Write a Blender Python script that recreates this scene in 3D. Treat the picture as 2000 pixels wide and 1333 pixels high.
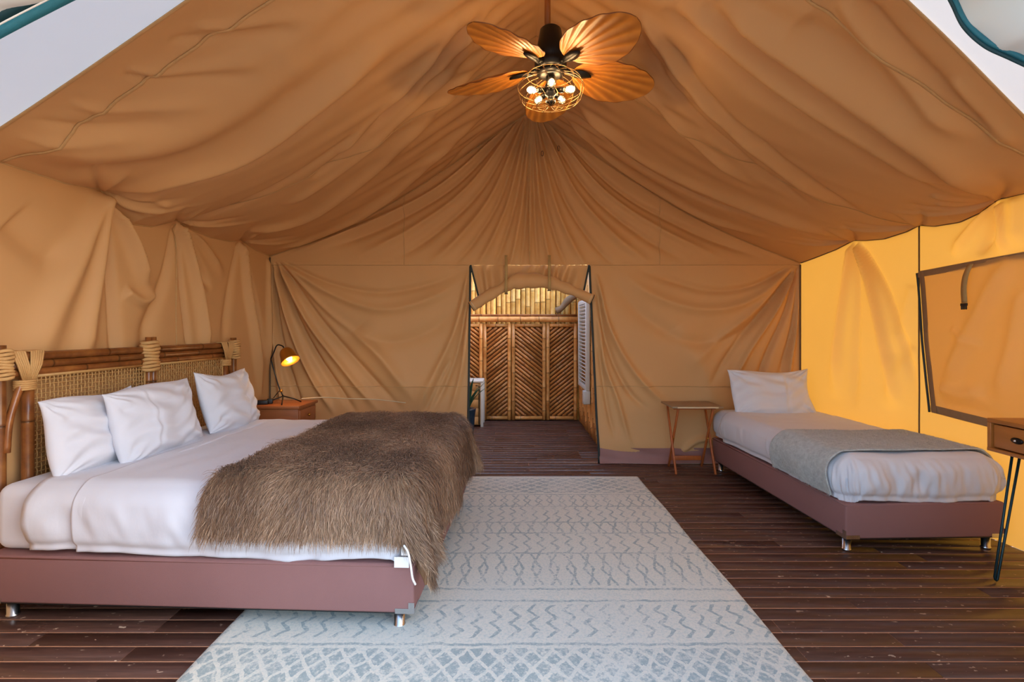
import bpy, bmesh, math, random
import numpy as np
from mathutils import Vector, Matrix, Quaternion

# ------------------------------------------------------------------ clear
for o in list(bpy.data.objects):
    bpy.data.objects.remove(o, do_unlink=True)
scene = bpy.context.scene
COL = scene.collection
random.seed(7)
RNG = np.random.default_rng(7)
PI = math.pi
R = math.radians

# ------------------------------------------------------------------ camera
CAM_H = 1.45
cam_d = bpy.data.cameras.new('camera')
cam_d.sensor_width = 36.0
cam_d.lens = 18.0
cam_d.shift_x = 0.002
cam_d.shift_y = -0.01275
cam_d.clip_start = 0.02
cam = bpy.data.objects.new('camera', cam_d)
COL.objects.link(cam)
cam.location = (0, 0, CAM_H)
cam.rotation_euler = (R(90), 0, 0)
scene.camera = cam

# ------------------------------------------------------------------ world, sun, exposure
world = bpy.data.worlds.new('world')
scene.world = world
world.use_nodes = True
wn = world.node_tree
wn.nodes.clear()
sky = wn.nodes.new('ShaderNodeTexSky')
sky.sky_type = 'NISHITA'
sky.sun_disc = False
sky.sun_elevation = R(38)
sky.sun_rotation = R(100)
sky.air_density = 1.0
sky.dust_density = 1.6
sky.ozone_density = 1.0
bg = wn.nodes.new('ShaderNodeBackground')
bg.inputs['Strength'].default_value = 0.55
wo = wn.nodes.new('ShaderNodeOutputWorld')
wn.links.new(sky.outputs[0], bg.inputs['Color'])
wn.links.new(bg.outputs[0], wo.inputs['Surface'])

sun_d = bpy.data.lights.new('sun', 'SUN')
sun_d.energy = 0.48
sun_d.angle = R(1.5)
sun_d.color = (1.0, 0.93, 0.82)
sun = bpy.data.objects.new('sun', sun_d)
COL.objects.link(sun)
sun.location = (8, 3, 8)
sun.rotation_euler = Vector((-0.86, -0.16, -0.62)).to_track_quat('-Z', 'Y').to_euler()

vs = scene.view_settings
vs.view_transform = 'Standard'
vs.look = 'None'
vs.gamma = 1.0
vs.use_curve_mapping = False
vs.exposure = 0.72


# ================================================================== helpers
def at(px, py, d):
    """world point seen at picture position (px, py) at distance d into the tent"""
    return Vector(((px - 996.0) / 1000.0 * d, d, CAM_H - (py - 641.0) / 1000.0 * d))


def props(o, label=None, cat=None, group=None, kind=None):
    if label: o['label'] = label
    if cat: o['category'] = cat
    if group: o['group'] = group
    if kind: o['kind'] = kind
    return o


def empty(name, loc=(0, 0, 0), rz=0.0, label=None, cat=None, group=None, kind=None):
    o = bpy.data.objects.new(name, None)
    o.empty_display_size = 0.1
    COL.objects.link(o)
    o.location = loc
    o.rotation_euler = (0, 0, rz)
    return props(o, label, cat, group, kind)


def link(name, me, mat=None, parent=None, loc=None, rot=None):
    o = bpy.data.objects.new(name, me)
    COL.objects.link(o)
    if mat is not None and len(me.materials) == 0:
        me.materials.append(mat)
    if parent is not None:
        o.parent = parent
    if loc is not None: o.location = loc
    if rot is not None: o.rotation_euler = rot
    return o


class MB:
    """collects verts and faces of ONE mesh"""
    def __init__(self):
        self.v = []; self.f = []; self.sm = []

    def add(self, verts, faces, smooth=True):
        b = len(self.v)
        self.v.extend([tuple(p) for p in verts])
        self.f.extend([tuple(i + b for i in f) for f in faces])
        self.sm.extend([smooth] * len(faces))
        return self

    def box(self, c, s, rot=None):
        hx, hy, hz = s[0] / 2, s[1] / 2, s[2] / 2
        pts = [Vector((x, y, z)) for x in (-hx, hx) for y in (-hy, hy) for z in (-hz, hz)]
        if rot is not None: pts = [rot @ p for p in pts]
        c = Vector(c)
        self.add([p + c for p in pts], [(0, 1, 3, 2), (4, 6, 7, 5), (0, 4, 5, 1), (2, 3, 7, 6), (0, 2, 6, 4), (1, 5, 7, 3)], False)
        return self

    def bbox(self, c, s, b=0.006, seg=2, rot=None):
        """bevelled box"""
        bm = bmesh.new()
        bmesh.ops.create_cube(bm, size=1.0)
        for v in bm.verts:
            v.co = Vector((v.co.x * s[0], v.co.y * s[1], v.co.z * s[2]))
        if b > 0:
            bmesh.ops.bevel(bm, geom=list(bm.edges), offset=b, segments=seg, affect='EDGES', profile=0.5)
        bm.verts.index_update()
        M = rot if rot is not None else Matrix.Identity(3)
        c = Vector(c)
        self.add([M @ v.co + c for v in bm.verts], [[v.index for v in f.verts] for f in bm.faces], True)
        bm.free()
        return self

    def tube(self, pts, r, seg=8, cap=True, flat=None, closed=False):
        """round (or flattened) tube along a polyline; r number or list"""
        P = [Vector(p) for p in pts]
        n = len(P)
        rr = r if isinstance(r, (list, tuple)) else [r] * n
        T = []
        for i in range(n):
            if closed:
                t = P[(i + 1) % n] - P[i - 1]
            else:
                t = P[min(i + 1, n - 1)] - P[max(i - 1, 0)]
            T.append(t.normalized() if t.length > 1e-9 else Vector((0, 0, 1)))
        up = Vector((0, 0, 1)) if abs(T[0].z) < 0.95 else Vector((0, 1, 0))
        N = (up - T[0] * up.dot(T[0])).normalized()
        verts = []
        for i in range(n):
            N = (N - T[i] * N.dot(T[i]))
            N = N.normalized() if N.length > 1e-6 else T[i].orthogonal().normalized()
            B = T[i].cross(N)
            for k in range(seg):
                a = 2 * PI * k / seg
                fx = flat if flat else 1.0
                verts.append(P[i] + (N * math.cos(a) * fx + B * math.sin(a)) * rr[i])
        faces = []
        m = n if closed else n - 1
        for i in range(m):
            j = (i + 1) % n
            for k in range(seg):
                k2 = (k + 1) % seg
                faces.append((i * seg + k, i * seg + k2, j * seg + k2, j * seg + k))
        if cap and not closed:
            faces.append(tuple(reversed(range(seg))))
            faces.append(tuple((n - 1) * seg + k for k in range(seg)))
        self.add(verts, faces, True)
        return self

    def lathe(self, prof, seg=24, c=(0, 0, 0), rot=None, capb=False, capt=False):
        verts = []; faces = []
        M = rot if rot is not None else Matrix.Identity(3)
        c = Vector(c)
        for (r, z) in prof:
            for k in range(seg):
                a = 2 * PI * k / seg
                verts.append(M @ Vector((r * math.cos(a), r * math.sin(a), z)) + c)
        for i in range(len(prof) - 1):
            for k in range(seg):
                k2 = (k + 1) % seg
                faces.append((i * seg + k, i * seg + k2, (i + 1) * seg + k2, (i + 1) * seg + k))
        if capb: faces.append(tuple(reversed(range(seg))))
        if capt: faces.append(tuple((len(prof) - 1) * seg + k for k in range(seg)))
        self.add(verts, faces, True)
        return self

    def mesh(self, name):
        me = bpy.data.meshes.new(name)
        me.from_pydata(self.v, [], self.f)
        me.polygons.foreach_set('use_smooth', self.sm)
        me.update()
        return me

    def build(self, name, mat, parent=None, loc=None, rot=None, autosmooth=None):
        me = self.mesh(name)
        if autosmooth:
            me.set_sharp_from_angle(angle=R(autosmooth))
        return link(name, me, mat, parent, loc, rot)


def grid_mesh(name, P, smooth=True, flip=False, uv=None):
    """P: (n, m, 3) numpy array -> quad mesh"""
    n, m = P.shape[:2]
    idx = np.arange(n * m).reshape(n, m)
    q = np.stack([idx[:-1, :-1], idx[1:, :-1], idx[1:, 1:], idx[:-1, 1:]], -1).reshape(-1, 4)
    if flip: q = q[:, ::-1]
    me = bpy.data.meshes.new(name)
    me.vertices.add(n * m)
    me.vertices.foreach_set('co', P.reshape(-1).astype(np.float32))
    me.loops.add(q.size)
    me.loops.foreach_set('vertex_index', q.reshape(-1).astype(np.int32))
    me.polygons.add(len(q))
    me.polygons.foreach_set('loop_start', (np.arange(len(q)) * 4).astype(np.int32))
    me.polygons.foreach_set('loop_total', np.full(len(q), 4, np.int32))
    me.polygons.foreach_set('use_smooth', np.full(len(q), smooth, bool))
    if uv is not None:
        l = me.uv_layers.new(name='UVMap')
        l.data.foreach_set('uv', uv.reshape(-1, 2)[q.reshape(-1)].reshape(-1).astype(np.float32))
    me.update(calc_edges=True)
    me.validate()
    return me


def join_grids(name, Ps, flips=None):
    V = []; Q = []; b = 0
    for i, P in enumerate(Ps):
        n, m = P.shape[:2]
        idx = np.arange(n * m).reshape(n, m) + b
        q = np.stack([idx[:-1, :-1], idx[1:, :-1], idx[1:, 1:], idx[:-1, 1:]], -1).reshape(-1, 4)
        if flips and flips[i]: q = q[:, ::-1]
        V.append(P.reshape(-1, 3)); Q.append(q); b += n * m
    V = np.concatenate(V); Q = np.concatenate(Q)
    me = bpy.data.meshes.new(name)
    me.vertices.add(len(V)); me.vertices.foreach_set('co', V.reshape(-1).astype(np.float32))
    me.loops.add(Q.size); me.loops.foreach_set('vertex_index', Q.reshape(-1).astype(np.int32))
    me.polygons.add(len(Q))
    me.polygons.foreach_set('loop_start', (np.arange(len(Q)) * 4).astype(np.int32))
    me.polygons.foreach_set('loop_total', np.full(len(Q), 4, np.int32))
    me.polygons.foreach_set('use_smooth', np.full(len(Q), True, bool))
    me.update(calc_edges=True); me.validate()
    return me


def waves(x, y, seed, n=7, f0=1.0, f1=6.0):
    """smooth pseudo noise, about -1..1"""
    g = np.random.default_rng(seed)
    s = np.zeros_like(x, dtype=float)
    tot = 0
    for i in range(n):
        f = f0 * (f1 / f0) ** (i / max(1, n - 1))
        a = g.uniform(0, 2 * PI)
        w = (f0 / f) ** 0.6
        s += w * np.sin(f * (x * math.cos(a) + y * math.sin(a)) * 2 * PI + g.uniform(0, 6.28)
                        + 0.9 * np.sin(f * 0.6 * (x * math.sin(a) - y * math.cos(a)) * 2 * PI + g.uniform(0, 6.28)))
        tot += w
    return s / tot * 1.6


def smooth_poly(pts, n=24):
    """Catmull-Rom resample"""
    P = [np.array(p, float) for p in pts]
    if len(P) == 2:
        return np.array([P[0] + (P[1] - P[0]) * t for t in np.linspace(0, 1, max(2, n // 3))])
    P = [2 * P[0] - P[1]] + P + [2 * P[-1] - P[-2]]
    out = []
    segs = len(P) - 3
    for i in range(segs):
        p0, p1, p2, p3 = P[i:i + 4]
        k = max(2, n // segs)
        for t in np.linspace(0, 1, k, endpoint=False):
            out.append(0.5 * ((2 * p1) + (-p0 + p2) * t + (2 * p0 - 5 * p1 + 4 * p2 - p3) * t * t + (-p0 + 3 * p1 - 3 * p2 + p3) * t ** 3))
    out.append(P[-2])
    return np.array(out)


def fold(U, V, pts, w, a, t0=0.15, t1=0.15, w0=None, sharp=2.0):
    """a soft crease running along pts in (u, v); w = half width at its end, w0 at its start; a = height"""
    q = smooth_poly(pts, 24)
    L = np.concatenate([[0], np.cumsum(np.linalg.norm(np.diff(q, axis=0), axis=1))])
    L /= L[-1]
    wm = max(w, w0 or w) * 3
    u0, v0 = q.min(0) - wm; u1, v1 = q.max(0) + wm
    out = np.zeros_like(U)
    m = (U > u0) & (U < u1) & (V > v0) & (V < v1)
    if not m.any(): return out
    uu = U[m]; vv = V[m]
    best = np.full(uu.shape, 1e9); par = np.zeros_like(uu)
    for i in range(len(q) - 1):
        d = q[i + 1] - q[i]; dd = d.dot(d) + 1e-12
        t = np.clip(((uu - q[i, 0]) * d[0] + (vv - q[i, 1]) * d[1]) / dd, 0, 1)
        ds = np.hypot(uu - q[i, 0] - t * d[0], vv - q[i, 1] - t * d[1])
        b = ds < best
        best = np.where(b, ds, best); par = np.where(b, L[i] + t * (L[i + 1] - L[i]), par)
    ww = w if w0 is None else w0 + (w - w0) * par
    env = np.ones_like(par)
    if t0 > 0: env *= np.clip(par / t0, 0, 1) ** 0.7
    if t1 > 0: env *= np.clip((1 - par) / t1, 0, 1)
    out[m] = a * env * np.exp(-np.abs(best / ww) ** sharp)
    return out


# ================================================================== materials
def newmat(name):
    m = bpy.data.materials.new(name)
    m.use_nodes = True
    nt = m.node_tree
    nt.nodes.clear()
    out = nt.nodes.new('ShaderNodeOutputMaterial')
    return m, nt, out


def N(nt, t, **kw):
    n = nt.nodes.new(t)
    for k, v in kw.items():
        if k.startswith('i_'):
            n.inputs[k[2:].replace('_', ' ')].default_value = v
        else:
            setattr(n, k, v)
    return n


def rgb(r, g, b):
    def c(x):
        x /= 255.0
        return x / 12.92 if x <= 0.04045 else ((x + 0.055) / 1.055) ** 2.4
    return (c(r), c(g), c(b), 1.0)


def mix(nt, fac, a, b):
    n = nt.nodes.new('ShaderNodeMix'); n.data_type = 'RGBA'
    for s, v in (('Factor', fac), ('A', a), ('B', b)):
        i = [q for q in n.inputs if q.name == s and (q.type == 'RGBA' or s == 'Factor') and q.enabled][0]
        if hasattr(v, 'is_linked'): nt.links.new(v, i)
        else: i.default_value = v
    return [q for q in n.outputs if q.type == 'RGBA'][0]


class E:
    """math expressions as shader nodes"""
    nt = None
    def __init__(s, o): s.o = o
    @staticmethod
    def op(kind, *a):
        n = E.nt.nodes.new('ShaderNodeMath'); n.operation = kind
        for i, v in enumerate(a):
            if isinstance(v, E): E.nt.links.new(v.o, n.inputs[i])
            else: n.inputs[i].default_value = float(v)
        return E(n.outputs[0])
    def __add__(s, b): return E.op('ADD', s, b)
    __radd__ = __add__
    def __sub__(s, b): return E.op('SUBTRACT', s, b)
    def __rsub__(s, b): return E.op('SUBTRACT', b, s)
    def __mul__(s, b): return E.op('MULTIPLY', s, b)
    __rmul__ = __mul__
    def __truediv__(s, b): return E.op('DIVIDE', s, b)
    def lt(s, b): return E.op('LESS_THAN', s, b)
    def gt(s, b): return E.op('GREATER_THAN', s, b)
    def abs(s): return E.op('ABSOLUTE', s)
    def fract(s): return E.op('FRACT', s)
    def max(s, b): return E.op('MAXIMUM', s, b)
    def min(s, b): return E.op('MINIMUM', s, b)
    def tri(s): return ((s.fract() - 0.5).abs()) * 2.0


def coords(nt, which='Object'):
    return N(nt, 'ShaderNodeTexCoord').outputs[which]


def noise(nt, vec, scale, detail=4, rough=0.55, stretch=None):
    if stretch:
        mp = N(nt, 'ShaderNodeMapping')
        mp.inputs['Scale'].default_value = stretch
        nt.links.new(vec, mp.inputs['Vector']); vec = mp.outputs[0]
    n = N(nt, 'ShaderNodeTexNoise')
    n.inputs['Scale'].default_value = scale
    n.inputs['Detail'].default_value = detail
    n.inputs['Roughness'].default_value = rough
    nt.links.new(vec, n.inputs['Vector'])
    return n.outputs['Fac']


def ramp(nt, fac, stops):
    r = N(nt, 'ShaderNodeValToRGB')
    el = r.color_ramp.elements
    el[0].position, el[0].color = stops[0]
    el[1].position, el[1].color = stops[-1]
    for p, c in stops[1:-1]:
        e = el.new(p); e.color = c
    nt.links.new(fac, r.inputs[0])
    return r.outputs[0]


def bump(nt, h, strength, dist=0.01):
    b = N(nt, 'ShaderNodeBump')
    b.inputs['Strength'].default_value = strength
    b.inputs['Distance'].default_value = dist
    nt.links.new(h, b.inputs['Height'])
    return b.outputs[0]


def principled(nt, out, color, rough=0.6, metal=0.0, spec=0.5, sheen=0.0, normal=None, coat=0.0):
    p = N(nt, 'ShaderNodeBsdfPrincipled')
    if hasattr(color, 'is_linked'): nt.links.new(color, p.inputs['Base Color'])
    else: p.inputs['Base Color'].default_value = color
    if hasattr(rough, 'is_linked'): nt.links.new(rough, p.inputs['Roughness'])
    else: p.inputs['Roughness'].default_value = rough
    p.inputs['Metallic'].default_value = metal
    p.inputs['Specular IOR Level'].default_value = spec
    p.inputs['Sheen Weight'].default_value = sheen
    p.inputs['Coat Weight'].default_value = coat
    if normal is not None: nt.links.new(normal, p.inputs['Normal'])
    if out is not None: nt.links.new(p.outputs[0], out.inputs['Surface'])
    return p


def plain(name, c, rough=0.6, metal=0.0, spec=0.5, var=0.12, vscale=6.0, stretch=None, sheen=0.0, bumpk=0.0, bscale=60):
    m, nt, out = newmat(name)
    co = coords(nt)
    f = noise(nt, co, vscale, 4, 0.6, stretch)
    col = mix(nt, f, tuple(x * (1 - var) for x in c[:3]) + (1,), tuple(min(1, x * (1 + var)) for x in c[:3]) + (1,))
    nrm = None
    if bumpk > 0:
        nrm = bump(nt, noise(nt, co, bscale, 3), bumpk, 0.004)
    principled(nt, out, col, rough, metal, spec, sheen, nrm)
    return m


def canvas(name, c, transl=0.0, tc=None, rough=0.62):
    m, nt, out = newmat(name)
    co = coords(nt)
    big = noise(nt, co, 1.3, 3)
    fine = noise(nt, co, 420, 2)
    col = mix(nt, big, tuple(x * 0.92 for x in c[:3]) + (1,), tuple(x * 1.07 for x in c[:3]) + (1,))
    nrm = bump(nt, fine, 0.12, 0.001)
    p = principled(nt, None, col, rough, 0, 0.32, 0.0, nrm)
    if transl > 0:
        t = N(nt, 'ShaderNodeBsdfTranslucent')
        t.inputs['Color'].default_value = tc or c
        mx = N(nt, 'ShaderNodeMixShader')
        mx.inputs[0].default_value = transl
        nt.links.new(p.outputs[0], mx.inputs[1]); nt.links.new(t.outputs[0], mx.inputs[2])
        nt.links.new(mx.outputs[0], out.inputs['Surface'])
    else:
        nt.links.new(p.outputs[0], out.inputs['Surface'])
    return m


M = {}
CANV = rgb(206, 158, 105)
M['canvas'] = canvas('tan_canvas', CANV)
M['canvas_roof'] = canvas('tan_canvas_roof', CANV)
M['canvas_right'] = canvas('tan_canvas_translucent', CANV, 0.19, rgb(244, 176, 66))
M['canvas_flap'] = canvas('tan_canvas_flap', rgb(222, 180, 124), 0.5, rgb(252, 232, 196))
M['seam_brown'] = plain('brown_binding', rgb(146, 112, 78), 0.8, var=0.15, vscale=30)
M['seam'] = plain('canvas_seam', rgb(196, 156, 104), 0.75, var=0.15, vscale=30)
M['seam_dark'] = plain('dark_seam', rgb(96, 76, 56), 0.8, var=0.15, vscale=30)
M['white_fly'] = canvas('white_fly_fabric', rgb(224, 228, 228), 0.16, rgb(240, 240, 236))
M['teal'] = plain('teal_binding', rgb(34, 110, 128), 0.6, var=0.2, vscale=40, bumpk=0.3, bscale=200)
M['teal_dark'] = plain('dark_teal_binding', rgb(10, 60, 70), 0.6, var=0.2, vscale=40)
M['zip'] = plain('dark_zip', rgb(42, 50, 48), 0.7, var=0.2, vscale=40)
M['webbing'] = plain('khaki_webbing', rgb(178, 146, 94), 0.85, var=0.12, vscale=60, bumpk=0.3, bscale=300)
M['skirt'] = plain('mauve_groundsheet', rgb(150, 104, 96), 0.5, var=0.12, vscale=5)
M['black'] = plain('black_metal', rgb(28, 27, 27), 0.38, 0.6, var=0.1)
M['black_plastic'] = plain('black_plastic', rgb(22, 22, 24), 0.5, var=0.1)
M['chrome'] = plain('brushed_steel', rgb(200, 200, 202), 0.25, 1.0, var=0.05)
M['brass'] = plain('brass_shade', rgb(196, 138, 52), 0.32, 0.85, var=0.08)
M['wire'] = plain('bronze_wire', rgb(150, 120, 80), 0.35, 0.8, var=0.08)
M['box_fabric'] = plain('mauve_brown_fabric', rgb(140, 101, 97), 0.85, spec=0.2, var=0.08, vscale=3, bumpk=0.25, bscale=500)
M['orange_wood'] = plain('orange_stained_wood', rgb(176, 92, 40), 0.42, var=0.25, vscale=5, stretch=(12, 12, 1.2))
M['tray_top'] = plain('weathered_tray_wood', rgb(148, 122, 92), 0.45, var=0.25, vscale=4, stretch=(1.5, 14, 10))
M['desk_wood'] = plain('honey_desk_wood', rgb(172, 106, 46), 0.4, var=0.22, vscale=3, stretch=(12, 1.3, 12))
M['night_wood'] = plain('reddish_nightstand_wood', rgb(152, 88, 48), 0.4, var=0.25, vscale=3, stretch=(1.5, 10, 10))
M['hairpin'] = plain('teal_black_hairpin_steel', rgb(26, 58, 66), 0.35, 0.5, var=0.1)
M['cord'] = plain('pale_cord', rgb(206, 186, 150), 0.8, var=0.1)
M['leaf'] = plain('dark_green_leaf', rgb(34, 84, 62), 0.4, var=0.35, vscale=8)
M['pot'] = plain('dark_blue_glaze', rgb(30, 52, 70), 0.25, var=0.2, vscale=10)
M['white_paint'] = plain('white_paint', rgb(206, 210, 206), 0.5, var=0.06)
M['driftwood'] = plain('grey_driftwood', rgb(140, 116, 88), 0.8, var=0.3, vscale=14, bumpk=0.6, bscale=30)
M['raffia'] = plain('raffia_binding', rgb(206, 160, 100), 0.7, var=0.2, vscale=60, stretch=(1, 1, 8), bumpk=0.5, bscale=120)
M['cane'] = plain('woven_cane', rgb(196, 152, 92), 0.55, var=0.22, vscale=25)
M['ground'] = plain('outside_ground', rgb(116, 118, 88), 0.95, var=0.2, vscale=2)
M['backing'] = plain('dark_bamboo_backing', rgb(128, 78, 38), 0.8, var=0.2, vscale=8)
M['tag'] = plain('white_tag', rgb(238, 238, 236), 0.8, var=0.03)
M['pink_plug'] = plain('white_plug', rgb(226, 206, 204), 0.5, var=0.03)


def bamboo(name, c1, c2, c3, rough=0.32):
    m, nt, out = newmat(name)
    co = coords(nt, 'Generated')
    oi = N(nt, 'ShaderNodeObjectInfo')
    ob = coords(nt)
    ad = N(nt, 'ShaderNodeVectorMath', operation='ADD')
    nt.links.new(ob, ad.inputs[0])
    sc = N(nt, 'ShaderNodeVectorMath', operation='SCALE')
    sc.inputs[0].default_value = (7.3, 3.1, 5.7)
    nt.links.new(oi.outputs['Random'], sc.inputs['Scale'])
    nt.links.new(sc.outputs[0], ad.inputs[1])
    f = noise(nt, ad.outputs[0], 9, 5, 0.6)
    col = ramp(nt, f, [(0.25, c1), (0.5, c2), (0.75, c3)])
    hsv = N(nt, 'ShaderNodeHueSaturation')
    mr = N(nt, 'ShaderNodeMapRange')
    mr.inputs['To Min'].default_value = 0.78; mr.inputs['To Max'].default_value = 1.15
    nt.links.new(oi.outputs['Random'], mr.inputs['Value'])
    nt.links.new(mr.outputs[0], hsv.inputs['Value'])
    nt.links.new(col, hsv.inputs['Color'])
    at_ = N(nt, 'ShaderNodeAttribute'); at_.attribute_name = 'node_ring'
    c = mix(nt, at_.outputs['Fac'], hsv.outputs[0], tuple(x * 0.22 for x in c1[:3]) + (1,))
    principled(nt, out, c, rough, 0, 0.5)
    return m


M['bamboo_gold'] = bamboo('golden_bamboo', rgb(200, 144, 66), rgb(230, 182, 96), rgb(242, 206, 128))
M['bamboo_screen'] = bamboo('amber_bamboo', rgb(176, 112, 52), rgb(212, 152, 84), rgb(228, 178, 110))
M['bamboo_slat'] = bamboo('split_bamboo_slat', rgb(158, 98, 44), rgb(198, 134, 70), rgb(218, 164, 96), 0.4)
M['bamboo_dark'] = bamboo('smoked_bamboo', rgb(92, 50, 22), rgb(136, 80, 38), rgb(168, 108, 54), 0.28)


def sheet_mat(name, c):
    m, nt, out = newmat(name)
    co = coords(nt)
    f = noise(nt, co, 2.5, 3)
    col = mix(nt, f, tuple(x * 0.97 for x in c[:3]) + (1,), c)
    h = noise(nt, co, 7, 5, 0.55, (1, 1, 0.5))
    h2 = noise(nt, co, 600, 2)
    ad = N(nt, 'ShaderNodeMath', operation='MULTIPLY_ADD')
    nt.links.new(h2, ad.inputs[0]); ad.inputs[1].default_value = 0.02
    nt.links.new(h, ad.inputs[2])
    principled(nt, out, col, 0.85, 0, 0.25, 0.15, bump(nt, ad.outputs[0], 0.16, 0.02))
    return m


M['sheet'] = sheet_mat('white_cotton', rgb(214, 215, 222))
M['pillow'] = sheet_mat('white_pillow_cotton', rgb(216, 216, 223))


def blanket_mat():
    m, nt, out = newmat('grey_wool_blanket')
    co = coords(nt)
    f = noise(nt, co, 30, 5, 0.7)
    col = ramp(nt, f, [(0.3, rgb(160, 164, 162)), (0.7, rgb(204, 208, 204))])
    principled(nt, out, col, 0.95, 0, 0.1, 0.4, bump(nt, noise(nt, co, 130, 4, 0.7), 0.7, 0.006))
    return m


M['blanket'] = blanket_mat()


def attr_mat(name, rough=0.55, sheen=0.2, spec=0.3):
    m, nt, out = newmat(name)
    a = N(nt, 'ShaderNodeAttribute'); a.attribute_name = 'tint'
    principled(nt, out, a.outputs['Color'], rough, 0, spec, sheen)
    return m


M['fur'] = attr_mat('brown_faux_fur', 0.42, 0.1, 0.4)
M['fur_base'] = plain('faux_fur_base', rgb(150, 116, 86), 0.95, spec=0.1, var=0.3, vscale=12)
M['fuzz'] = plain('grey_wool_fuzz', rgb(192, 196, 193), 0.95, spec=0.1, var=0.2, vscale=20)


def floor_mat():
    m, nt, out = newmat('dark_varnished_board')
    oi = N(nt, 'ShaderNodeObjectInfo')
    ob = coords(nt)
    sc = N(nt, 'ShaderNodeVectorMath', operation='SCALE')
    sc.inputs[0].default_value = (31.0, 17.0, 5.0)
    nt.links.new(oi.outputs['Random'], sc.inputs['Scale'])
    ad = N(nt, 'ShaderNodeVectorMath', operation='ADD')
    nt.links.new(ob, ad.inputs[0]); nt.links.new(sc.outputs[0], ad.inputs[1])
    v = ad.outputs[0]
    g = noise(nt, v, 5, 6, 0.65, (0.8, 14, 1))
    base = ramp(nt, g, [(0.25, rgb(62, 42, 36)), (0.55, rgb(88, 61, 51)), (0.85, rgb(114, 83, 69))])
    hsv = N(nt, 'ShaderNodeHueSaturation')
    mr = N(nt, 'ShaderNodeMapRange')
    mr.inputs['To Min'].default_value = 0.93; mr.inputs['To Max'].default_value = 1.07
    nt.links.new(oi.outputs['Random'], mr.inputs['Value'])
    nt.links.new(mr.outputs[0], hsv.inputs['Value']); nt.links.new(base, hsv.inputs['Color'])
    # scuffs and chips
    s1 = noise(nt, v, 11, 3, 0.5, (2.2, 4, 1))
    chips = ramp(nt, s1, [(0.675, (0, 0, 0, 1)), (0.70, (1, 1, 1, 1))])
    wear = noise(nt, v, 1.6, 4, 0.6)
    col = mix(nt, chips, hsv.outputs[0], rgb(176, 150, 128))
    rough = ramp(nt, wear, [(0.3, (0.26, 0.26, 0.26, 1)), (0.7, (0.46, 0.46, 0.46, 1))])
    nrm = bump(nt, g, 0.12, 0.004)
    principled(nt, out, col, rough, 0, 0.5, 0, nrm)
    return m


M['board'] = floor_mat()
M['joint'] = plain('dusty_board_joint', rgb(196, 146, 112), 0.8, var=0.3, vscale=9)


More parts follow.
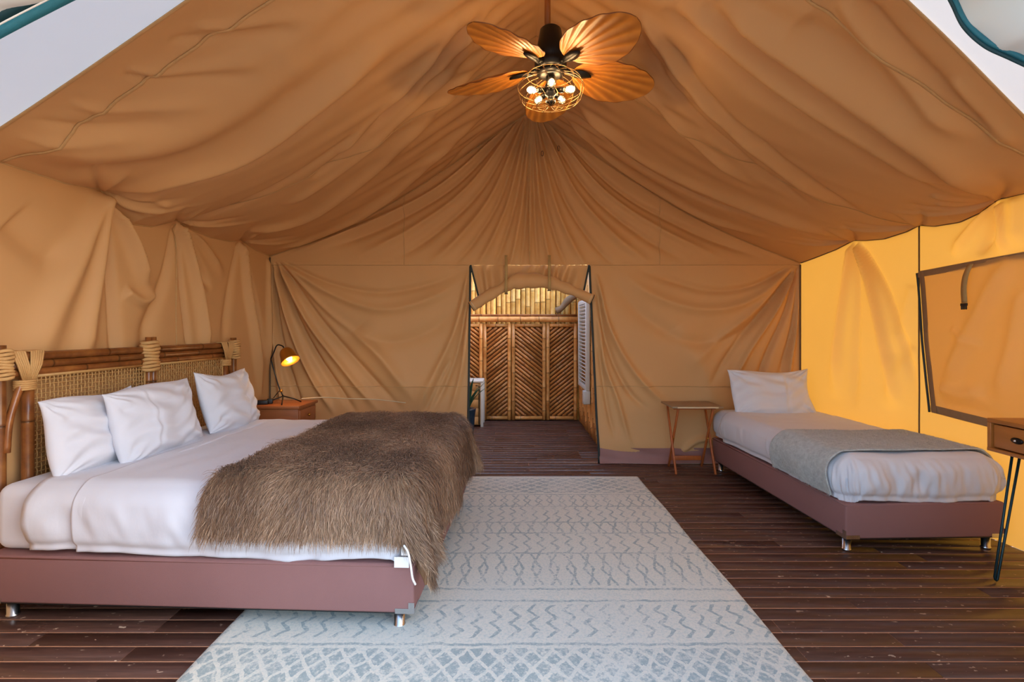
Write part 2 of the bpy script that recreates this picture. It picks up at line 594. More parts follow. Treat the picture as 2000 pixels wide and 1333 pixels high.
def rug_mat(y0, y1):
    m, nt, out = newmat('faded_teal_pattern_rug')
    E.nt = nt
    co = coords(nt)
    # wobble the weave a little
    wob = N(nt, 'ShaderNodeTexNoise'); wob.inputs['Scale'].default_value = 16; wob.inputs['Detail'].default_value = 3
    nt.links.new(co, wob.inputs['Vector'])
    sx = N(nt, 'ShaderNodeSeparateXYZ'); nt.links.new(co, sx.inputs[0])
    sw = N(nt, 'ShaderNodeSeparateColor'); nt.links.new(wob.outputs['Color'], sw.inputs[0])
    X = E(sx.outputs[0]) + (E(sw.outputs[0]) - 0.5) * 0.035
    Y = E(sx.outputs[1]) + (E(sw.outputs[1]) - 0.5) * 0.035

    def band(a, b): return Y.gt(a) * Y.lt(b)

    def lattice(p, q, ph, w):               # pale diamond lines
        a = (X / p).tri(); b = ((Y - ph) / q).tri()
        return ((a - b).abs()).lt(w).max(((a + b) - 1.0).abs().lt(w))

    def zig(p, q, ph, amp, w): return ((X / p + ((Y - ph) / q).tri() * amp).fract() - 0.5).abs().lt(w)

    def chain(p, q, ph, amp, w): return (((X / p).fract() - 0.5).abs() - ((Y - ph) / q).tri() * amp).abs().lt(w)

    pat = None
    def put(e):
        nonlocal pat
        pat = e if pat is None else pat.max(e)

    # big two-tone diamonds at both ends: grey field, pale lines and centres
    for a, b, p, q in ((1.35, 2.30, 0.19, 0.27), (4.46, 4.90, 0.26, 0.22)):
        l = lattice(p, q, a, 0.11)
        cx = (X / p).tri(); cy = ((Y - a) / q).tri()
        dot = (((cx - 0.5).abs() + (cy - 0.5).abs())).lt(0.0)
        d1 = (cx + cy).lt(0.25).max((cx + cy).gt(1.75))
        put(band(a, b) * (1.0 - l.max(d1)))
    # zigzags
    put(band(2.38, 2.66) * zig(0.092, 0.115, 2.38, 0.5, 0.12))
    put(band(3.28, 3.58) * zig(0.092, 0.14, 3.28, 0.48, 0.11))
    put(band(3.80, 4.12) * zig(0.085, 0.14, 3.80, 0.48, 0.11))
    # chains of small diamonds
    put(band(2.86, 3.26) * chain(0.105, 0.20, 2.86, 0.26, 0.075))
    put(band(3.60, 3.78) * chain(0.10, 0.18, 3.60, 0.26, 0.08))
    put(band(4.14, 4.40) * chain(0.095, 0.13, 4.14, 0.28, 0.08))
    # thin ruled lines
    for yy in (2.33, 2.70, 2.82, 3.27, 3.59, 3.79, 4.13, 4.42):
        put((Y - yy).abs().lt(0.009))
    # worn, speckled pile
    wear = E(noise(nt, co, 55, 3, 0.7)); wear2 = E(noise(nt, co, 3.0, 3, 0.6))
    mask = pat * (wear * 4.2 + wear2 * 2.4 - 2.65).max(0.0).min(1.0)
    spk = E(noise(nt, co, 160, 2, 0.6))
    field = mix(nt, spk.o, rgb(212, 214, 198), rgb(238, 235, 216))
    tone = mix(nt, wear2.o, rgb(202, 208, 202), rgb(236, 230, 212))
    fmix = mix(nt, 0.5, field, tone)
    fleck = (E(noise(nt, co, 75, 4, 0.75)) * 5.0 - 2.55 + wear2 * 0.5).max(0.0).min(1.0)
    fmix = mix(nt, (fleck * 0.42).o, fmix, rgb(150, 182, 182))
    col = mix(nt, (mask * 0.70).o, fmix, mix(nt, spk.o, rgb(104, 136, 142), rgb(150, 172, 174)))
    principled(nt, out, col, 0.95, 0, 0.1, 0.1, bump(nt, noise(nt, co, 240, 3, 0.7), 0.45, 0.004))
    return m


def blade_mat():
    m, nt, out = newmat('palm_leaf_blade')
    a = N(nt, 'ShaderNodeAttribute'); a.attribute_name = 'rib'
    co = coords(nt)
    f = noise(nt, co, 9, 4)
    c = mix(nt, f, rgb(168, 98, 30), rgb(206, 140, 56))
    c2 = mix(nt, a.outputs['Fac'], c, rgb(118, 62, 18))
    principled(nt, out, c2, 0.36, 0, 0.5)
    return m


M['blade'] = blade_mat()


def emis(name, c, s):
    m, nt, out = newmat(name)
    e = N(nt, 'ShaderNodeEmission')
    e.inputs['Color'].default_value = c; e.inputs['Strength'].default_value = s
    nt.links.new(e.outputs[0], out.inputs['Surface'])
    return m


M['bulb'] = emis('warm_bulb', (1.0, 0.62, 0.26, 1), 45.0)


def glass_mat():
    m, nt, out = newmat('clear_bulb_glass')
    g = N(nt, 'ShaderNodeBsdfTransparent'); g.inputs['Color'].default_value = (1, 0.95, 0.86, 1)
    s = N(nt, 'ShaderNodeBsdfGlossy'); s.inputs['Roughness'].default_value = 0.08
    fr = N(nt, 'ShaderNodeFresnel'); fr.inputs['IOR'].default_value = 1.35
    mx = N(nt, 'ShaderNodeMixShader')
    nt.links.new(fr.outputs[0], mx.inputs[0]); nt.links.new(g.outputs[0], mx.inputs[1]); nt.links.new(s.outputs[0], mx.inputs[2])
    nt.links.new(mx.outputs[0], out.inputs['Surface'])
    return m


M['bulb_glass'] = glass_mat()


# ================================================================== tent shell geometry
Y_BACK = 5.53
Y_FRONT = 2.40
Y_ENTRY = 1.20                                # unseen front wall, added to let daylight in only at the middle
RX, RZ = 0.21, 3.78


def xl(y): return -2.72 + 0.04 * (y - 2.4)
def xr(y): return 3.42 - 0.09 * (y - 2.4)


EAVE_L = ([0.0, 2.40, 2.72, 3.10, 3.348, 3.46, 3.60, 3.80, 3.98, 4.075, 4.2, 4.5, 4.80, 4.975, 5.25, 5.53],
          [2.34, 2.34, 2.33, 2.325, 2.357, 2.25, 2.18, 2.20, 2.27, 2.31, 2.27, 2.245, 2.26, 2.305, 2.245, 2.225])
EAVE_R = ([0.0, 2.40, 3.0, 3.483, 3.60, 3.75, 3.95, 4.08, 4.20, 4.42, 4.62, 4.77, 5.0, 5.30, 5.54],
          [2.36, 2.36, 2.32, 2.324, 2.26, 2.225, 2.235, 2.27, 2.24, 2.22, 2.24, 2.266, 2.215, 2.175, 2.148])


def ze(side, y):
    t = EAVE_L if side < 0 else EAVE_R
    return np.interp(y, t[0], t[1])


def roof_base(side, Yv, T):
    """points of the un-creased roof cloth; T = 0 at the ridge, 1 at the eave"""
    ex = xl(Yv) if side < 0 else xr(Yv)
    ez = ze(side, Yv)
    x = RX + (ex - RX) * T
    # scallops of the eave die out up the slope
    mean = 2.30 if side < 0 else 2.25
    ezt = mean + (ez - mean) * T ** 6
    z = RZ + (ezt - RZ) * T
    k = np.clip((Yv - 2.45) / 0.85, 0, 1)
    z = z - 1.075 * (k * k * (3 - 2 * k)) * T ** 1.5 * (1 - T)
    return x, z


def y_front(side, T):
    return 2.33 + 0.53 * (T - 0.58) if side < 0 else 2.437 + 1.07 * (T - 0.54)


def roof_uv(side, px, py):
    """where the sight line through a picture point meets the roof cloth"""
    lo = None
    ys = np.linspace(1.2, 5.6, 441)
    X = (px - 996) / 1000 * ys; Z = CAM_H - (py - 641) / 1000 * ys
    ex = xl(ys) if side < 0 else xr(ys)
    T = np.clip((X - RX) / (ex - RX), 0, 1)
    _, zr = roof_base(side, ys, T)
    d = Z - zr
    i = np.argmax(d > 0) if (d > 0).any() else len(ys) - 1
    return (ys[i], T[i] * 3.2)


def slope_n(side):
    ex = -2.65 if side < 0 else 3.25
    n = Vector((-(2.28 - RZ), 0, ex - RX))
    n.normalize()
    if n.z > 0: n = -n
    return n                                  # pointing into the room


ROOF_FOLDS = {-1: [
    # picture polyline, half width, height (+ = bulging into the room), start width
    ([(200, 374), (330, 345), (470, 300), (600, 212), (700, 125), (800, 40)], 0.10, 0.075, 0.03),
    ([(205, 380), (340, 362), (480, 318), (610, 240), (720, 150)], 0.05, -0.035, 0.02),
    ([(230, 385), (300, 395), (340, 405)], 0.03, 0.025, 0.015),
    ([(225, 392), (270, 412), (320, 420)], 0.03, 0.025, 0.015),
    ([(0, 275), (160, 285), (330, 268), (480, 200), (600, 90), (660, 0)], 0.20, 0.07, 0.15),
    ([(90, 340), (260, 325), (420, 275), (560, 190), (660, 90)], 0.14, -0.05, 0.1),
    ([(350, 432), (490, 392), (640, 305), (770, 205), (880, 100)], 0.06, -0.035, 0.03),
    ([(480, 455), (590, 430), (720, 340), (840, 220), (940, 90), (990, 0)], 0.10, 0.055, 0.06),
    ([(560, 400), (660, 335), (770, 240), (880, 130), (960, 20)], 0.05, 0.04, 0.05),
    ([(610, 350), (700, 280), (800, 180), (900, 60)], 0.04, -0.04, 0.04),
    ([(660, 300), (740, 225), (830, 130), (900, 30)], 0.04, 0.04, 0.04),
    ([(540, 490), (640, 455), (760, 380), (880, 275), (990, 170)], 0.10, 0.06, 0.04),
    ([(530, 492), (680, 460), (820, 370), (940, 265), (1010, 205)], 0.05, -0.03, 0.02),
    ([(740, 240), (820, 160), (900, 70), (950, 0)], 0.035, -0.035, 0.035),
    ([(800, 190), (880, 105), (960, 10)], 0.035, 0.035, 0.035),
    ([(380, 55), (470, 48), (620, 20)], 0.05, 0.018, 0.02),
    ([(330, 78), (420, 72), (600, 50)], 0.05, -0.016, 0.02),
    ([(250, 135), (340, 140), (520, 110)], 0.05, 0.018, 0.02),
    ([(235, 147), (330, 152), (500, 140)], 0.04, -0.016, 0.015),
    ([(130, 198), (220, 208), (420, 190)], 0.05, 0.018, 0.02),
    ([(60, 230), (180, 236), (360, 226)], 0.05, -0.018, 0.02),
    ([(20, 262), (140, 262), (260, 250)], 0.05, 0.016, 0.02),
], 1: [
    ([(1410, 0), (1530, 90), (1680, 195), (1820, 290), (1935, 375)], 0.10, 0.085, 0.08),
    ([(1375, 5), (1500, 105), (1650, 215), (1800, 312), (1925, 385)], 0.035, -0.05, 0.05),
    ([(1330, 0), (1460, 110), (1600, 215), (1740, 300), (1880, 372)], 0.07, 0.05, 0.06),
    ([(1300, 10), (1420, 120), (1560, 225), (1700, 310), (1850, 380)], 0.06, -0.045, 0.05),
    ([(1250, 20), (1340, 150), (1440, 255), (1540, 340), (1640, 410)], 0.06, 0.055, 0.04),
    ([(1225, 40), (1310, 170), (1400, 265), (1500, 350), (1590, 410)], 0.045, -0.05, 0.04),
    ([(1195, 60), (1270, 180), (1370, 285), (1480, 370)], 0.045, 0.045, 0.03),
    ([(1290, 60), (1390, 190), (1500, 290), (1600, 370), (1700, 425)], 0.04, -0.035, 0.03),
    ([(1120, 195), (1230, 290), (1370, 365), (1520, 425), (1650, 464)], 0.09, 0.065, 0.05),
    ([(1110, 215), (1230, 315), (1380, 395), (1520, 440), (1650, 470)], 0.045, -0.045, 0.03),
    ([(1090, 215), (1200, 320), (1340, 405), (1500, 465)], 0.05, 0.04, 0.03),
    ([(1640, 0), (1720, 105), (1800, 190), (1900, 270)], 0.05, 0.04, 0.04),
    ([(1680, 0), (1760, 90), (1850, 180), (1960, 270)], 0.05, -0.04, 0.04),
    ([(1860, 150), (1910, 210), (1990, 280)], 0.04, 0.03, 0.03),
    ([(1740, 330), (1820, 352), (1930, 382)], 0.03, -0.03, 0.03),
    ([(1820, 378), (1880, 388), (1935, 390)], 0.025, 0.025, 0.02),
    ([(1830, 395), (1890, 400), (1938, 394)], 0.025, 0.02, 0.02),
    ([(1560, 40), (1680, 130), (1800, 230)], 0.14, -0.04, 0.12),
]}


def roof_grid(side, y0, y1, ny, nt_, creased=True, lift=0.0, seed=3):
    S, T = np.meshgrid(np.linspace(0, 1, ny), np.linspace(0, 1, nt_), indexing='ij')
    yf = y_front(side, T)                     # slanting front hem
    if creased:
        Yv = np.where(S < 0.2, yf + (3.05 - yf) * S / 0.2, 3.05 + (y1 - 3.05) * (S - 0.2) / 0.8)
    else:
        Yv = y0 + (yf + 0.012 - y0) * S
    x, z = roof_base(side, Yv, T)
    D = np.zeros_like(x)
    env = np.clip(T * 8, 0, 1) * np.clip((1 - T) * 9, 0, 1)
    if creased:
        U, V = Yv, T * 3.2
        for pl, w, a, w0 in ROOF_FOLDS[side]:
            q = [roof_uv(side, *p) for p in pl]
            D += fold(U, V, q, w, a, 0.08, 0.2, w0, 1.8)
        # gathers at the ridge
        D += 0.022 * np.exp(-T * 5.0) * np.sin(Yv * 2 * PI / 0.17 + 2.0 * np.sin(Yv * 5) + side)
        D += 0.005 * np.exp(-((T - 0.35) / 0.3) ** 2) * np.sin(Yv * 2 * PI / 0.23 + T * 9 * side)
    D += 0.012 * waves(Yv, T * 3, seed + side, 5, 0.3, 1.4)
    # small puckers pulled from each tie at the eave
    D *= env * np.clip((Y_BACK - Yv) / 0.14, 0, 1) * np.clip(np.abs(Yv - yf) / (0.15 if creased else 0.5), 0, 1)
    if creased:
        ties = (3.348, 4.075, 4.975) if side < 0 else (3.483, 4.08, 4.77)
        for ty in ties:
            for k, da in enumerate((-0.28, -0.16, 0.15, 0.27)):
                D += fold(Yv, T * 3.2, [(ty + da * 0.05, 3.19), (ty + da, 2.95), (ty + da * 1.6, 2.7)], 0.035, 0.022 * (1 if k % 2 else -1), 0.05, 0.5, 0.01)
    n = slope_n(side)
    P = np.stack([x + n.x * D, Yv, z + n.z * D + (0.012 + lift * np.clip((yf - Yv) / 0.3, 0, 1) if lift else 0.0)], -1)
    return P


# ---- ceiling (the two slopes of the tan liner)
PL = roof_grid(-1, Y_FRONT, Y_BACK, 300, 230)
PR = roof_grid(1, Y_FRONT, Y_BACK, 300, 230)
ceil = link('ceiling', join_grids('ceiling', [PL, PR], [False, True]), M['canvas_roof'])
props(ceil, 'draped tan canvas tent roof rising to a central ridge', 'tent roof', kind='structure')


def seam_on_grid(P, iy=None, rows=None, r=0.006, name='seam', mat=None, parent=None, off=(0, 0, -0.003), flat=0.4, step=2):
    pts = P[iy, ::step] if iy is not None else P[::step, rows]
    mb = MB(); mb.tube([Vector(p) + Vector(off) for p in pts], r, 5, True, flat)
    return mb.build(name, mat or M['seam'], parent)


def idx_y(P, y): return int(round((0.2 + 0.8 * (y - 3.05) / (Y_BACK - 3.05) if y > 3.05 else 0.2 * (y - 2.4) / 0.65) * (P.shape[0] - 1)))


for P_, ylist in ((PL, (2.62, 4.075)), (PR, (2.68, 4.08))):
    for yy in ylist:
        seam_on_grid(P_, iy=idx_y(P_, yy), r=0.010 if yy < 3 else 0.006, parent=ceil)
for P_ in (PL, PR):
    seam_on_grid(P_, iy=P_.shape[0] - 1, r=0.009, parent=ceil, off=(0, -0.006, -0.006), name='hip_seam')
    seam_on_grid(P_, iy=0, r=0.010, parent=ceil, name='front_hem', off=(0, 0, 0))
    seam_on_grid(P_, rows=P_.shape[1] - 1, r=0.010, parent=ceil, mat=M['seam'] if P_ is PL else M['seam_dark'], name='eave_binding', off=(0, 0, 0))

# hanging loops below the roof peak
for px, py in ((1059, 300), (1091, 290)):
    p = at(px, py, Y_BACK - 0.07)
    MB().tube([p + Vector((0.012 * math.cos(a), 0, 0.028 * math.sin(a))) for a in np.linspace(0, 2 * PI, 15)], 0.0035, 5, True).build('hanging_loop', M['seam_dark'], ceil)


# ---- back wall
def back_disp(X, Z):
    D = np.zeros_like(X)
    def f(pl, w, a, w0=None, t0=0.1, t1=0.2):
        q = [((p[0] - 996) * Y_BACK / 1000, CAM_H - (p[1] - 641) * Y_BACK / 1000) for p in pl]
        return fold(X, Z, q, w, a, t0, t1, w0, 1.7)
    # gable folds fan out below the peak
    fan = [(560, 492, 0.05, 0.06), (640, 486, 0.05, -0.055), (700, 500, 0.05, 0.055), (770, 508, 0.045, -0.05), (835, 520, 0.05, 0.06),
           (880, 525, 0.03, -0.045), (925, 530, 0.035, 0.055), (960, 530, 0.025, -0.045), (992, 535, 0.03, 0.05), (1016, 530, 0.02, -0.045),
           (1033, 530, 0.016, 0.045), (1052, 530, 0.02, -0.045), (1078, 530, 0.03, 0.05), (1110, 530, 0.025, -0.045), (1150, 530, 0.04, 0.055),
           (1205, 525, 0.035, -0.05), (1270, 515, 0.05, 0.06), (1340, 510, 0.045, -0.05), (1410, 505, 0.05, 0.055), (1490, 505, 0.045, -0.05)]
    for x, y, w, a in fan:
        sx = 1038 + (x - 1038) * 0.06
        mx = 1038 + (x - 1038) * 0.36
        D += f([(sx, 228), (mx, 228 + (y - 228) * 0.5), (1038 + (x - 1038) * 0.68, 228 + (y - 228) * 0.80), (x, y)], w, a * 0.8, 0.012, 0.05, 0.15)
    # swags left of the door
    for pl, w, a, w0 in [
        ([(534, 512), (562, 620), (602, 720), (655, 812)], 0.035, 0.075, 0.015),
        ([(538, 512), (580, 620), (632, 715), (700, 812)], 0.035, -0.07, 0.015),
        ([(540, 510), (600, 625), (668, 715), (745, 808)], 0.045, 0.065, 0.015),
        ([(545, 512), (630, 630), (710, 720), (790, 806)], 0.04, -0.05, 0.02),
        ([(548, 510), (640, 610), (740, 690), (815, 790)], 0.06, 0.05, 0.02),
        ([(532, 520), (545, 640), (570, 740), (600, 830)], 0.03, -0.07, 0.012),
        ([(530, 525), (535, 650), (548, 760), (560, 840)], 0.03, 0.06, 0.012),
        ([(545, 508), (640, 552), (745, 572), (850, 552), (915, 524)], 0.05, -0.035, 0.02),
        ([(545, 510), (650, 575), (750, 605), (850, 580), (912, 540)], 0.06, 0.04, 0.03),
        ([(548, 515), (660, 630), (760, 670), (850, 640), (912, 570)], 0.09, -0.04, 0.03),
        ([(915, 530), (890, 640), (850, 730), (810, 810)], 0.05, 0.05, 0.02),
        ([(916, 560), (900, 660), (875, 740), (840, 812)], 0.035, -0.045, 0.02),
        ([(914, 600), (905, 700), (890, 770), (875, 815)], 0.03, 0.04, 0.02),
        ([(880, 700), (850, 760), (825, 815)], 0.025, -0.03, 0.02),
        ([(700, 640), (780, 740), (870, 760)], 0.16, 0.05, 0.15),
        # right of the door
        ([(1558, 520), (1535, 610), (1500, 690), (1470, 770)], 0.035, -0.06, 0.015),
        ([(1556, 520), (1515, 605), (1465, 680), (1420, 760)], 0.04, 0.06, 0.015),
        ([(1554, 520), (1500, 600), (1440, 670), (1380, 760)], 0.04, -0.05, 0.02),
        ([(1552, 522), (1490, 590), (1420, 650), (1340, 720)], 0.06, 0.045, 0.02),
        ([(1560, 530), (1556, 620), (1540, 720), (1530, 800)], 0.03, 0.05, 0.012),
        ([(1560, 535), (1548, 640), (1520, 740)], 0.025, -0.05, 0.012),
        ([(1550, 518), (1470, 558), (1390, 568), (1300, 545), (1240, 522)], 0.05, -0.04, 0.02),
        ([(1550, 519), (1470, 585), (1380, 605), (1280, 580), (1200, 525)], 0.07, 0.045, 0.03),
        ([(1545, 525), (1460, 640), (1360, 670), (1260, 620), (1185, 530)], 0.10, -0.045, 0.03),
        ([(1164, 535), (1190, 640), (1240, 730), (1310, 800)], 0.045, 0.055, 0.02),
        ([(1166, 560), (1185, 670), (1225, 760), (1270, 805)], 0.035, -0.05, 0.02),
        ([(1168, 620), (1180, 710), (1205, 780), (1230, 870)], 0.03, 0.045, 0.02),
        ([(1170, 680), (1182, 770), (1200, 860)], 0.025, -0.035, 0.02),
        ([(1330, 880), (1360, 860), (1400, 855)], 0.04, 0.04, 0.02),
        ([(1320, 640), (1380, 740), (1390, 820)], 0.15, 0.04, 0.14),
    ]:
        D += f(pl, w, a, w0)
    # pleats under the cross seam
    s = CAM_H + (641 - 512) * Y_BACK / 1000
    D += 0.007 * np.exp(-((Z - s + 0.06) / 0.06) ** 2) * waves(X, Z * 0.3, 8, 7, 1.2, 6.0) * (Z < s)
    D += 0.010 * waves(X, Z, 21, 6, 0.4, 1.8)
    D += 0.05 * np.exp(-((Z - 0.15) / 0.2) ** 2)
    return D


def top_back(X):
    side = np.where(X < RX, -1, 1)
    TL = np.clip((X - RX) / (xl(Y_BACK) - RX), 0, 1); TR = np.clip((X - RX) / (xr(Y_BACK) - RX), 0, 1)
    y = np.full_like(X, Y_BACK)
    zl = roof_base(-1, y, TL)[1]; zr_ = roof_base(1, y, TR)[1]
    return np.where(side < 0, zl, zr_)


ZD = 2.13                                     # top of the doorway / cross seam


def door_l(z): return -0.43 - 0.03 * (1 - z / ZD)
def door_r(z): return 0.86 + 0.10 * (1 - z / ZD)


def back_patch(xa, xb, za, zb, nx, nz):
    s = np.linspace(0, 1, nx); t = np.linspace(0, 1, nz)
    S, Tt = np.meshgrid(s, t, indexing='ij')
    Z0 = None
    if zb is None:
        X = xa + (xb - xa) * S
        Z = za + (np.maximum(top_back(X), za + 0.004) - za) * Tt
    else:
        Z = za + (zb - za) * Tt
        X = xa(Z) + (xb(Z) - xa(Z)) * S
    D = back_disp(X, Z)
    edge = np.clip((X - xl(Y_BACK)) / 0.06, 0, 1) * np.clip((xr(Y_BACK) - X) / 0.06, 0, 1)
    tp = np.clip((top_back(X) - Z) / 0.05, 0, 1)
    if zb is not None:
        pass
    return np.stack([X, Y_BACK - D * edge * tp, Z], -1)


PBU = back_patch(xl(Y_BACK), xr(Y_BACK), ZD, None, 420, 110)
PBL = back_patch(lambda z: xl(Y_BACK) + 0 * z, door_l, 0.0, ZD, 170, 170)
PBR = back_patch(door_r, lambda z: xr(Y_BACK) + 0 * z, 0.0, ZD, 170, 170)
wb = link('wall_back', join_grids('wall_back', [PBU, PBL, PBR], [True, True, True]), M['canvas'])
props(wb, 'tan canvas back wall hung in swags around the open doorway', 'tent wall', kind='structure')
# seams of the back wall
for P_ in (PBL, PBR):
    MB().tube([Vector(p) + Vector((0, -0.004, 0)) for p in P_[::2, -1]], 0.006, 5, True, 0.5).build('cross_seam', M['seam'], wb)
    k = 65
    MB().tube([Vector(p) + Vector((0, -0.003, 0)) for p in P_[::2, k]], 0.006, 5, True, 0.6).build('hem_seam', M['seam'], wb)
jm = int(round((1035 - 996) * Y_BACK / 1000 / (xr(Y_BACK) - xl(Y_BACK)) * 419 + (-xl(Y_BACK)) / (xr(Y_BACK) - xl(Y_BACK)) * 419))
MB().tube([Vector(p) + Vector((0, -0.004, 0)) for p in PBU[jm, ::2]], 0.006, 5, True, 0.5).build('gable_seam', M['seam'], wb)
for xs in (790, 1290):
    j = int(round(((xs - 996) * Y_BACK / 1000 - xl(Y_BACK)) / (xr(Y_BACK) - xl(Y_BACK)) * 419))
    MB().tube([Vector(p) + Vector((0, -0.003, 0)) for p in PBU[j, ::2]], 0.004, 5, True, 0.5).build('gable_seam', M['seam'], wb)
# groundsheet skirt turned up at the foot of the wall
for P_ in (PBL, PBR):
    rows = [np.array([[p[0], p[1] - 0.012 - 0.03 * (1 - h) ** 2 - 0.006 * math.sin(p[0] * 9 + h * 7), 0.16 * h + 0.004] for p in P_[::3, 4]]) for h in np.linspace(0, 1, 7)]
    link('groundsheet_skirt', grid_mesh('groundsheet_skirt', np.array(rows), flip=False), M['skirt'], wb)
# zips down both sides of the doorway
for P_, k, sg in ((PBL, -1, 1), (PBR, 0, -1)):
    col = P_[k]
    MB().tube([Vector(p) + Vector((0.004 * sg, -0.008, 0)) for p in col[::3]], 0.013, 6, True, 0.6).build('door_zip', M['zip'], wb)


# ---- left wall
def side_wall(side, ny, nz, folds, seed):
    ys = np.linspace(Y_ENTRY, Y_BACK, ny); ts = np.linspace(0, 1, nz)
    Yv, T = np.meshgrid(ys, ts, indexing='ij')
    top = ze(side, Yv)
    Z = top * T
    X = xl(Yv) if side < 0 else xr(Yv)
    D = np.zeros_like(Z)
    for pl, w, a, w0 in folds:
        q = []
        for px, py in pl:
            k = (px - 996) / 1000
            y = (-2.72 - 0.096) / (k - 0.04) if side < 0 else (3.42 + 0.216) / (k + 0.09)
            q.append((y, CAM_H - (py - 641) / 1000 * y))
        D += fold(Yv, Z, q, w, a, 0.04, 0.25, w0, 1.8)
    D += 0.012 * waves(Yv, Z, seed, 6, 0.3, 1.5)
    env = np.clip((top - Z) / 0.04, 0, 1) * np.clip((Y_BACK - Yv) / 0.05, 0, 1)
    if side > 0: env = env * np.clip(np.abs(Yv - 4.08) / 0.10, 0.1, 1)
    D *= env
    return np.stack([X - side * D, Yv, Z], -1)


PWL = side_wall(-1, 340, 150, [
    ([(192, 376), (150, 500), (90, 640), (60, 760)], 0.13, 0.07, 0.03),
    ([(196, 376), (185, 500), (165, 640), (150, 760)], 0.10, 0.075, 0.02),
    ([(200, 376), (212, 500), (226, 640), (232, 760)], 0.05, -0.06, 0.015),
    ([(205, 378), (240, 450), (270, 520), (292, 572)], 0.06, 0.10, 0.02),
    ([(225, 410), (262, 480), (290, 560)], 0.03, -0.07, 0.02),
    ([(240, 570), (275, 588), (310, 570)], 0.04, 0.05, 0.04),
    ([(343, 436), (325, 540), (290, 640), (280, 720)], 0.08, -0.05, 0.02),
    ([(348, 434), (372, 520), (392, 610), (405, 720)], 0.06, 0.08, 0.015),
    ([(352, 434), (388, 510), (415, 570)], 0.04, -0.06, 0.02),
    ([(356, 436), (400, 480), (440, 540)], 0.05, 0.04, 0.015),
    ([(346, 436), (355, 540), (368, 640), (375, 720)], 0.035, -0.05, 0.01),
    ([(466, 474), (450, 580), (435, 680)], 0.06, -0.04, 0.02),
    ([(470, 474), (482, 580), (496, 680), (510, 780)], 0.045, 0.08, 0.015),
    ([(474, 474), (498, 580), (516, 700)], 0.035, -0.06, 0.015),
    ([(524, 506), (522, 620), (524, 740)], 0.05, 0.05, 0.02),
    ([(20, 430), (60, 470), (130, 520)], 0.12, -0.05, 0.1),
], 31)
wl = link('wall_left', grid_mesh('wall_left', PWL), M['canvas'])
props(wl, 'tan canvas side wall behind the rattan headboard', 'tent wall', kind='structure')
for yy in (4.075,):
    i = int(round((yy - Y_ENTRY) / (Y_BACK - Y_ENTRY) * 339))
    MB().tube([Vector(p) + Vector((0.004, 0, 0)) for p in PWL[i, ::3]], 0.005, 5, True, 0.6).build('seam', M['seam'], wl)
rows = [PWL[:, j] + np.array([0.006 - 0.004 * k, 0, 0.0]) for k, j in enumerate((-1, -4, -7))]

PWR = side_wall(1, 300, 130, [
    ([(1668, 476), (1655, 560), (1640, 660), (1630, 780)], 0.07, 0.075, 0.02),
    ([(1672, 476), (1672, 600), (1668, 700), (1668, 800)], 0.06, -0.053, 0.02),
    ([(1676, 476), (1705, 560), (1730, 660), (1755, 800)], 0.06, 0.083, 0.02),
    ([(1680, 476), (1730, 570), (1770, 680), (1800, 800)], 0.05, -0.053, 0.02),
    ([(1790, 680), (1760, 730), (1730, 800)], 0.09, 0.030, 0.06),
    ([(1790, 560), (1770, 620), (1750, 690)], 0.09, 0.025, 0.06),
    ([(1945, 398), (1910, 440), (1860, 500)], 0.05, 0.053, 0.02),
    ([(1950, 398), (1935, 450), (1915, 500)], 0.04, -0.060, 0.02),
    ([(1955, 398), (1965, 450), (1960, 500)], 0.04, 0.060, 0.02),
    ([(1985, 380), (1988, 440), (1990, 485)], 0.05, 0.045, 0.05),
], 45)
wr = link('wall_right', grid_mesh('wall_right', PWR, flip=True), M['canvas_right'])
props(wr, 'sunlit golden canvas side wall beside the single bed', 'tent wall', kind='structure')


def on_right(px, py, off=0.0):
    k = (px - 996) / 1000
    y = 3.636 / (k + 0.09)
    return Vector((xr(y) - off, y, CAM_H - (py - 641) / 1000 * y))


i = int(round((4.08 - Y_ENTRY) / (Y_BACK - Y_ENTRY) * 299))
MB().tube([Vector(p) + Vector((-0.006, 0, 0)) for p in PWR[i, ::3]], 0.007, 5, True, 0.6).build('seam', M['seam_dark'], wr)
for PW, wobj in ((PWL, wl), (PWR, wr)):
    s = -1 if PW is PWL else 1
    MB().tube([Vector(p) + Vector((-0.01 * s, -0.015, 0)) for p in PW[-1, ::4]], 0.008, 6, True).build('corner_seam', M['seam_dark'], wobj)

# roll-down window flap on the right wall
wf = empty('window_1', (xr(3.4), 3.4, 1.35), 0, 'canvas window flap zipped shut on the sunlit right wall', 'window flap', kind='structure')
wo_ = Vector(wf.location)
ya, yb = 4.06, 2.75
s = np.linspace(0, 1, 90); t = np.linspace(0, 1, 80)
S, T_ = np.meshgrid(s, t, indexing='ij')
Yf = ya + (yb - ya) * S - 0.12 * (1 - T_) * (1 - S)
zb_ = 0.80 - 0.09 * S; zt_ = 1.90 + 0.07 * S
Zf = zb_ + (zt_ - zb_) * T_
bul = (np.sin(PI * np.clip(S, 0, 1)) * np.sin(PI * T_)) ** 0.5
Df = 0.03 + 0.05 * bul
Df += fold(Yf, Zf, [(3.35, 1.9), (3.55, 1.5), (3.72, 1.15), (3.80, 0.95)], 0.06, 0.05, 0.1, 0.2)
Df += fold(Yf, Zf, [(3.25, 1.7), (3.32, 1.3), (3.42, 0.95)], 0.05, 0.04, 0.1, 0.2)
Df += fold(Yf, Zf, [(3.85, 1.0), (3.65, 0.97), (3.5, 1.02)], 0.05, 0.04, 0.1, 0.2)
Df += fold(Yf, Zf, [(3.9, 0.86), (3.7, 0.87), (3.4, 0.85)], 0.05, -0.03, 0.1, 0.2)
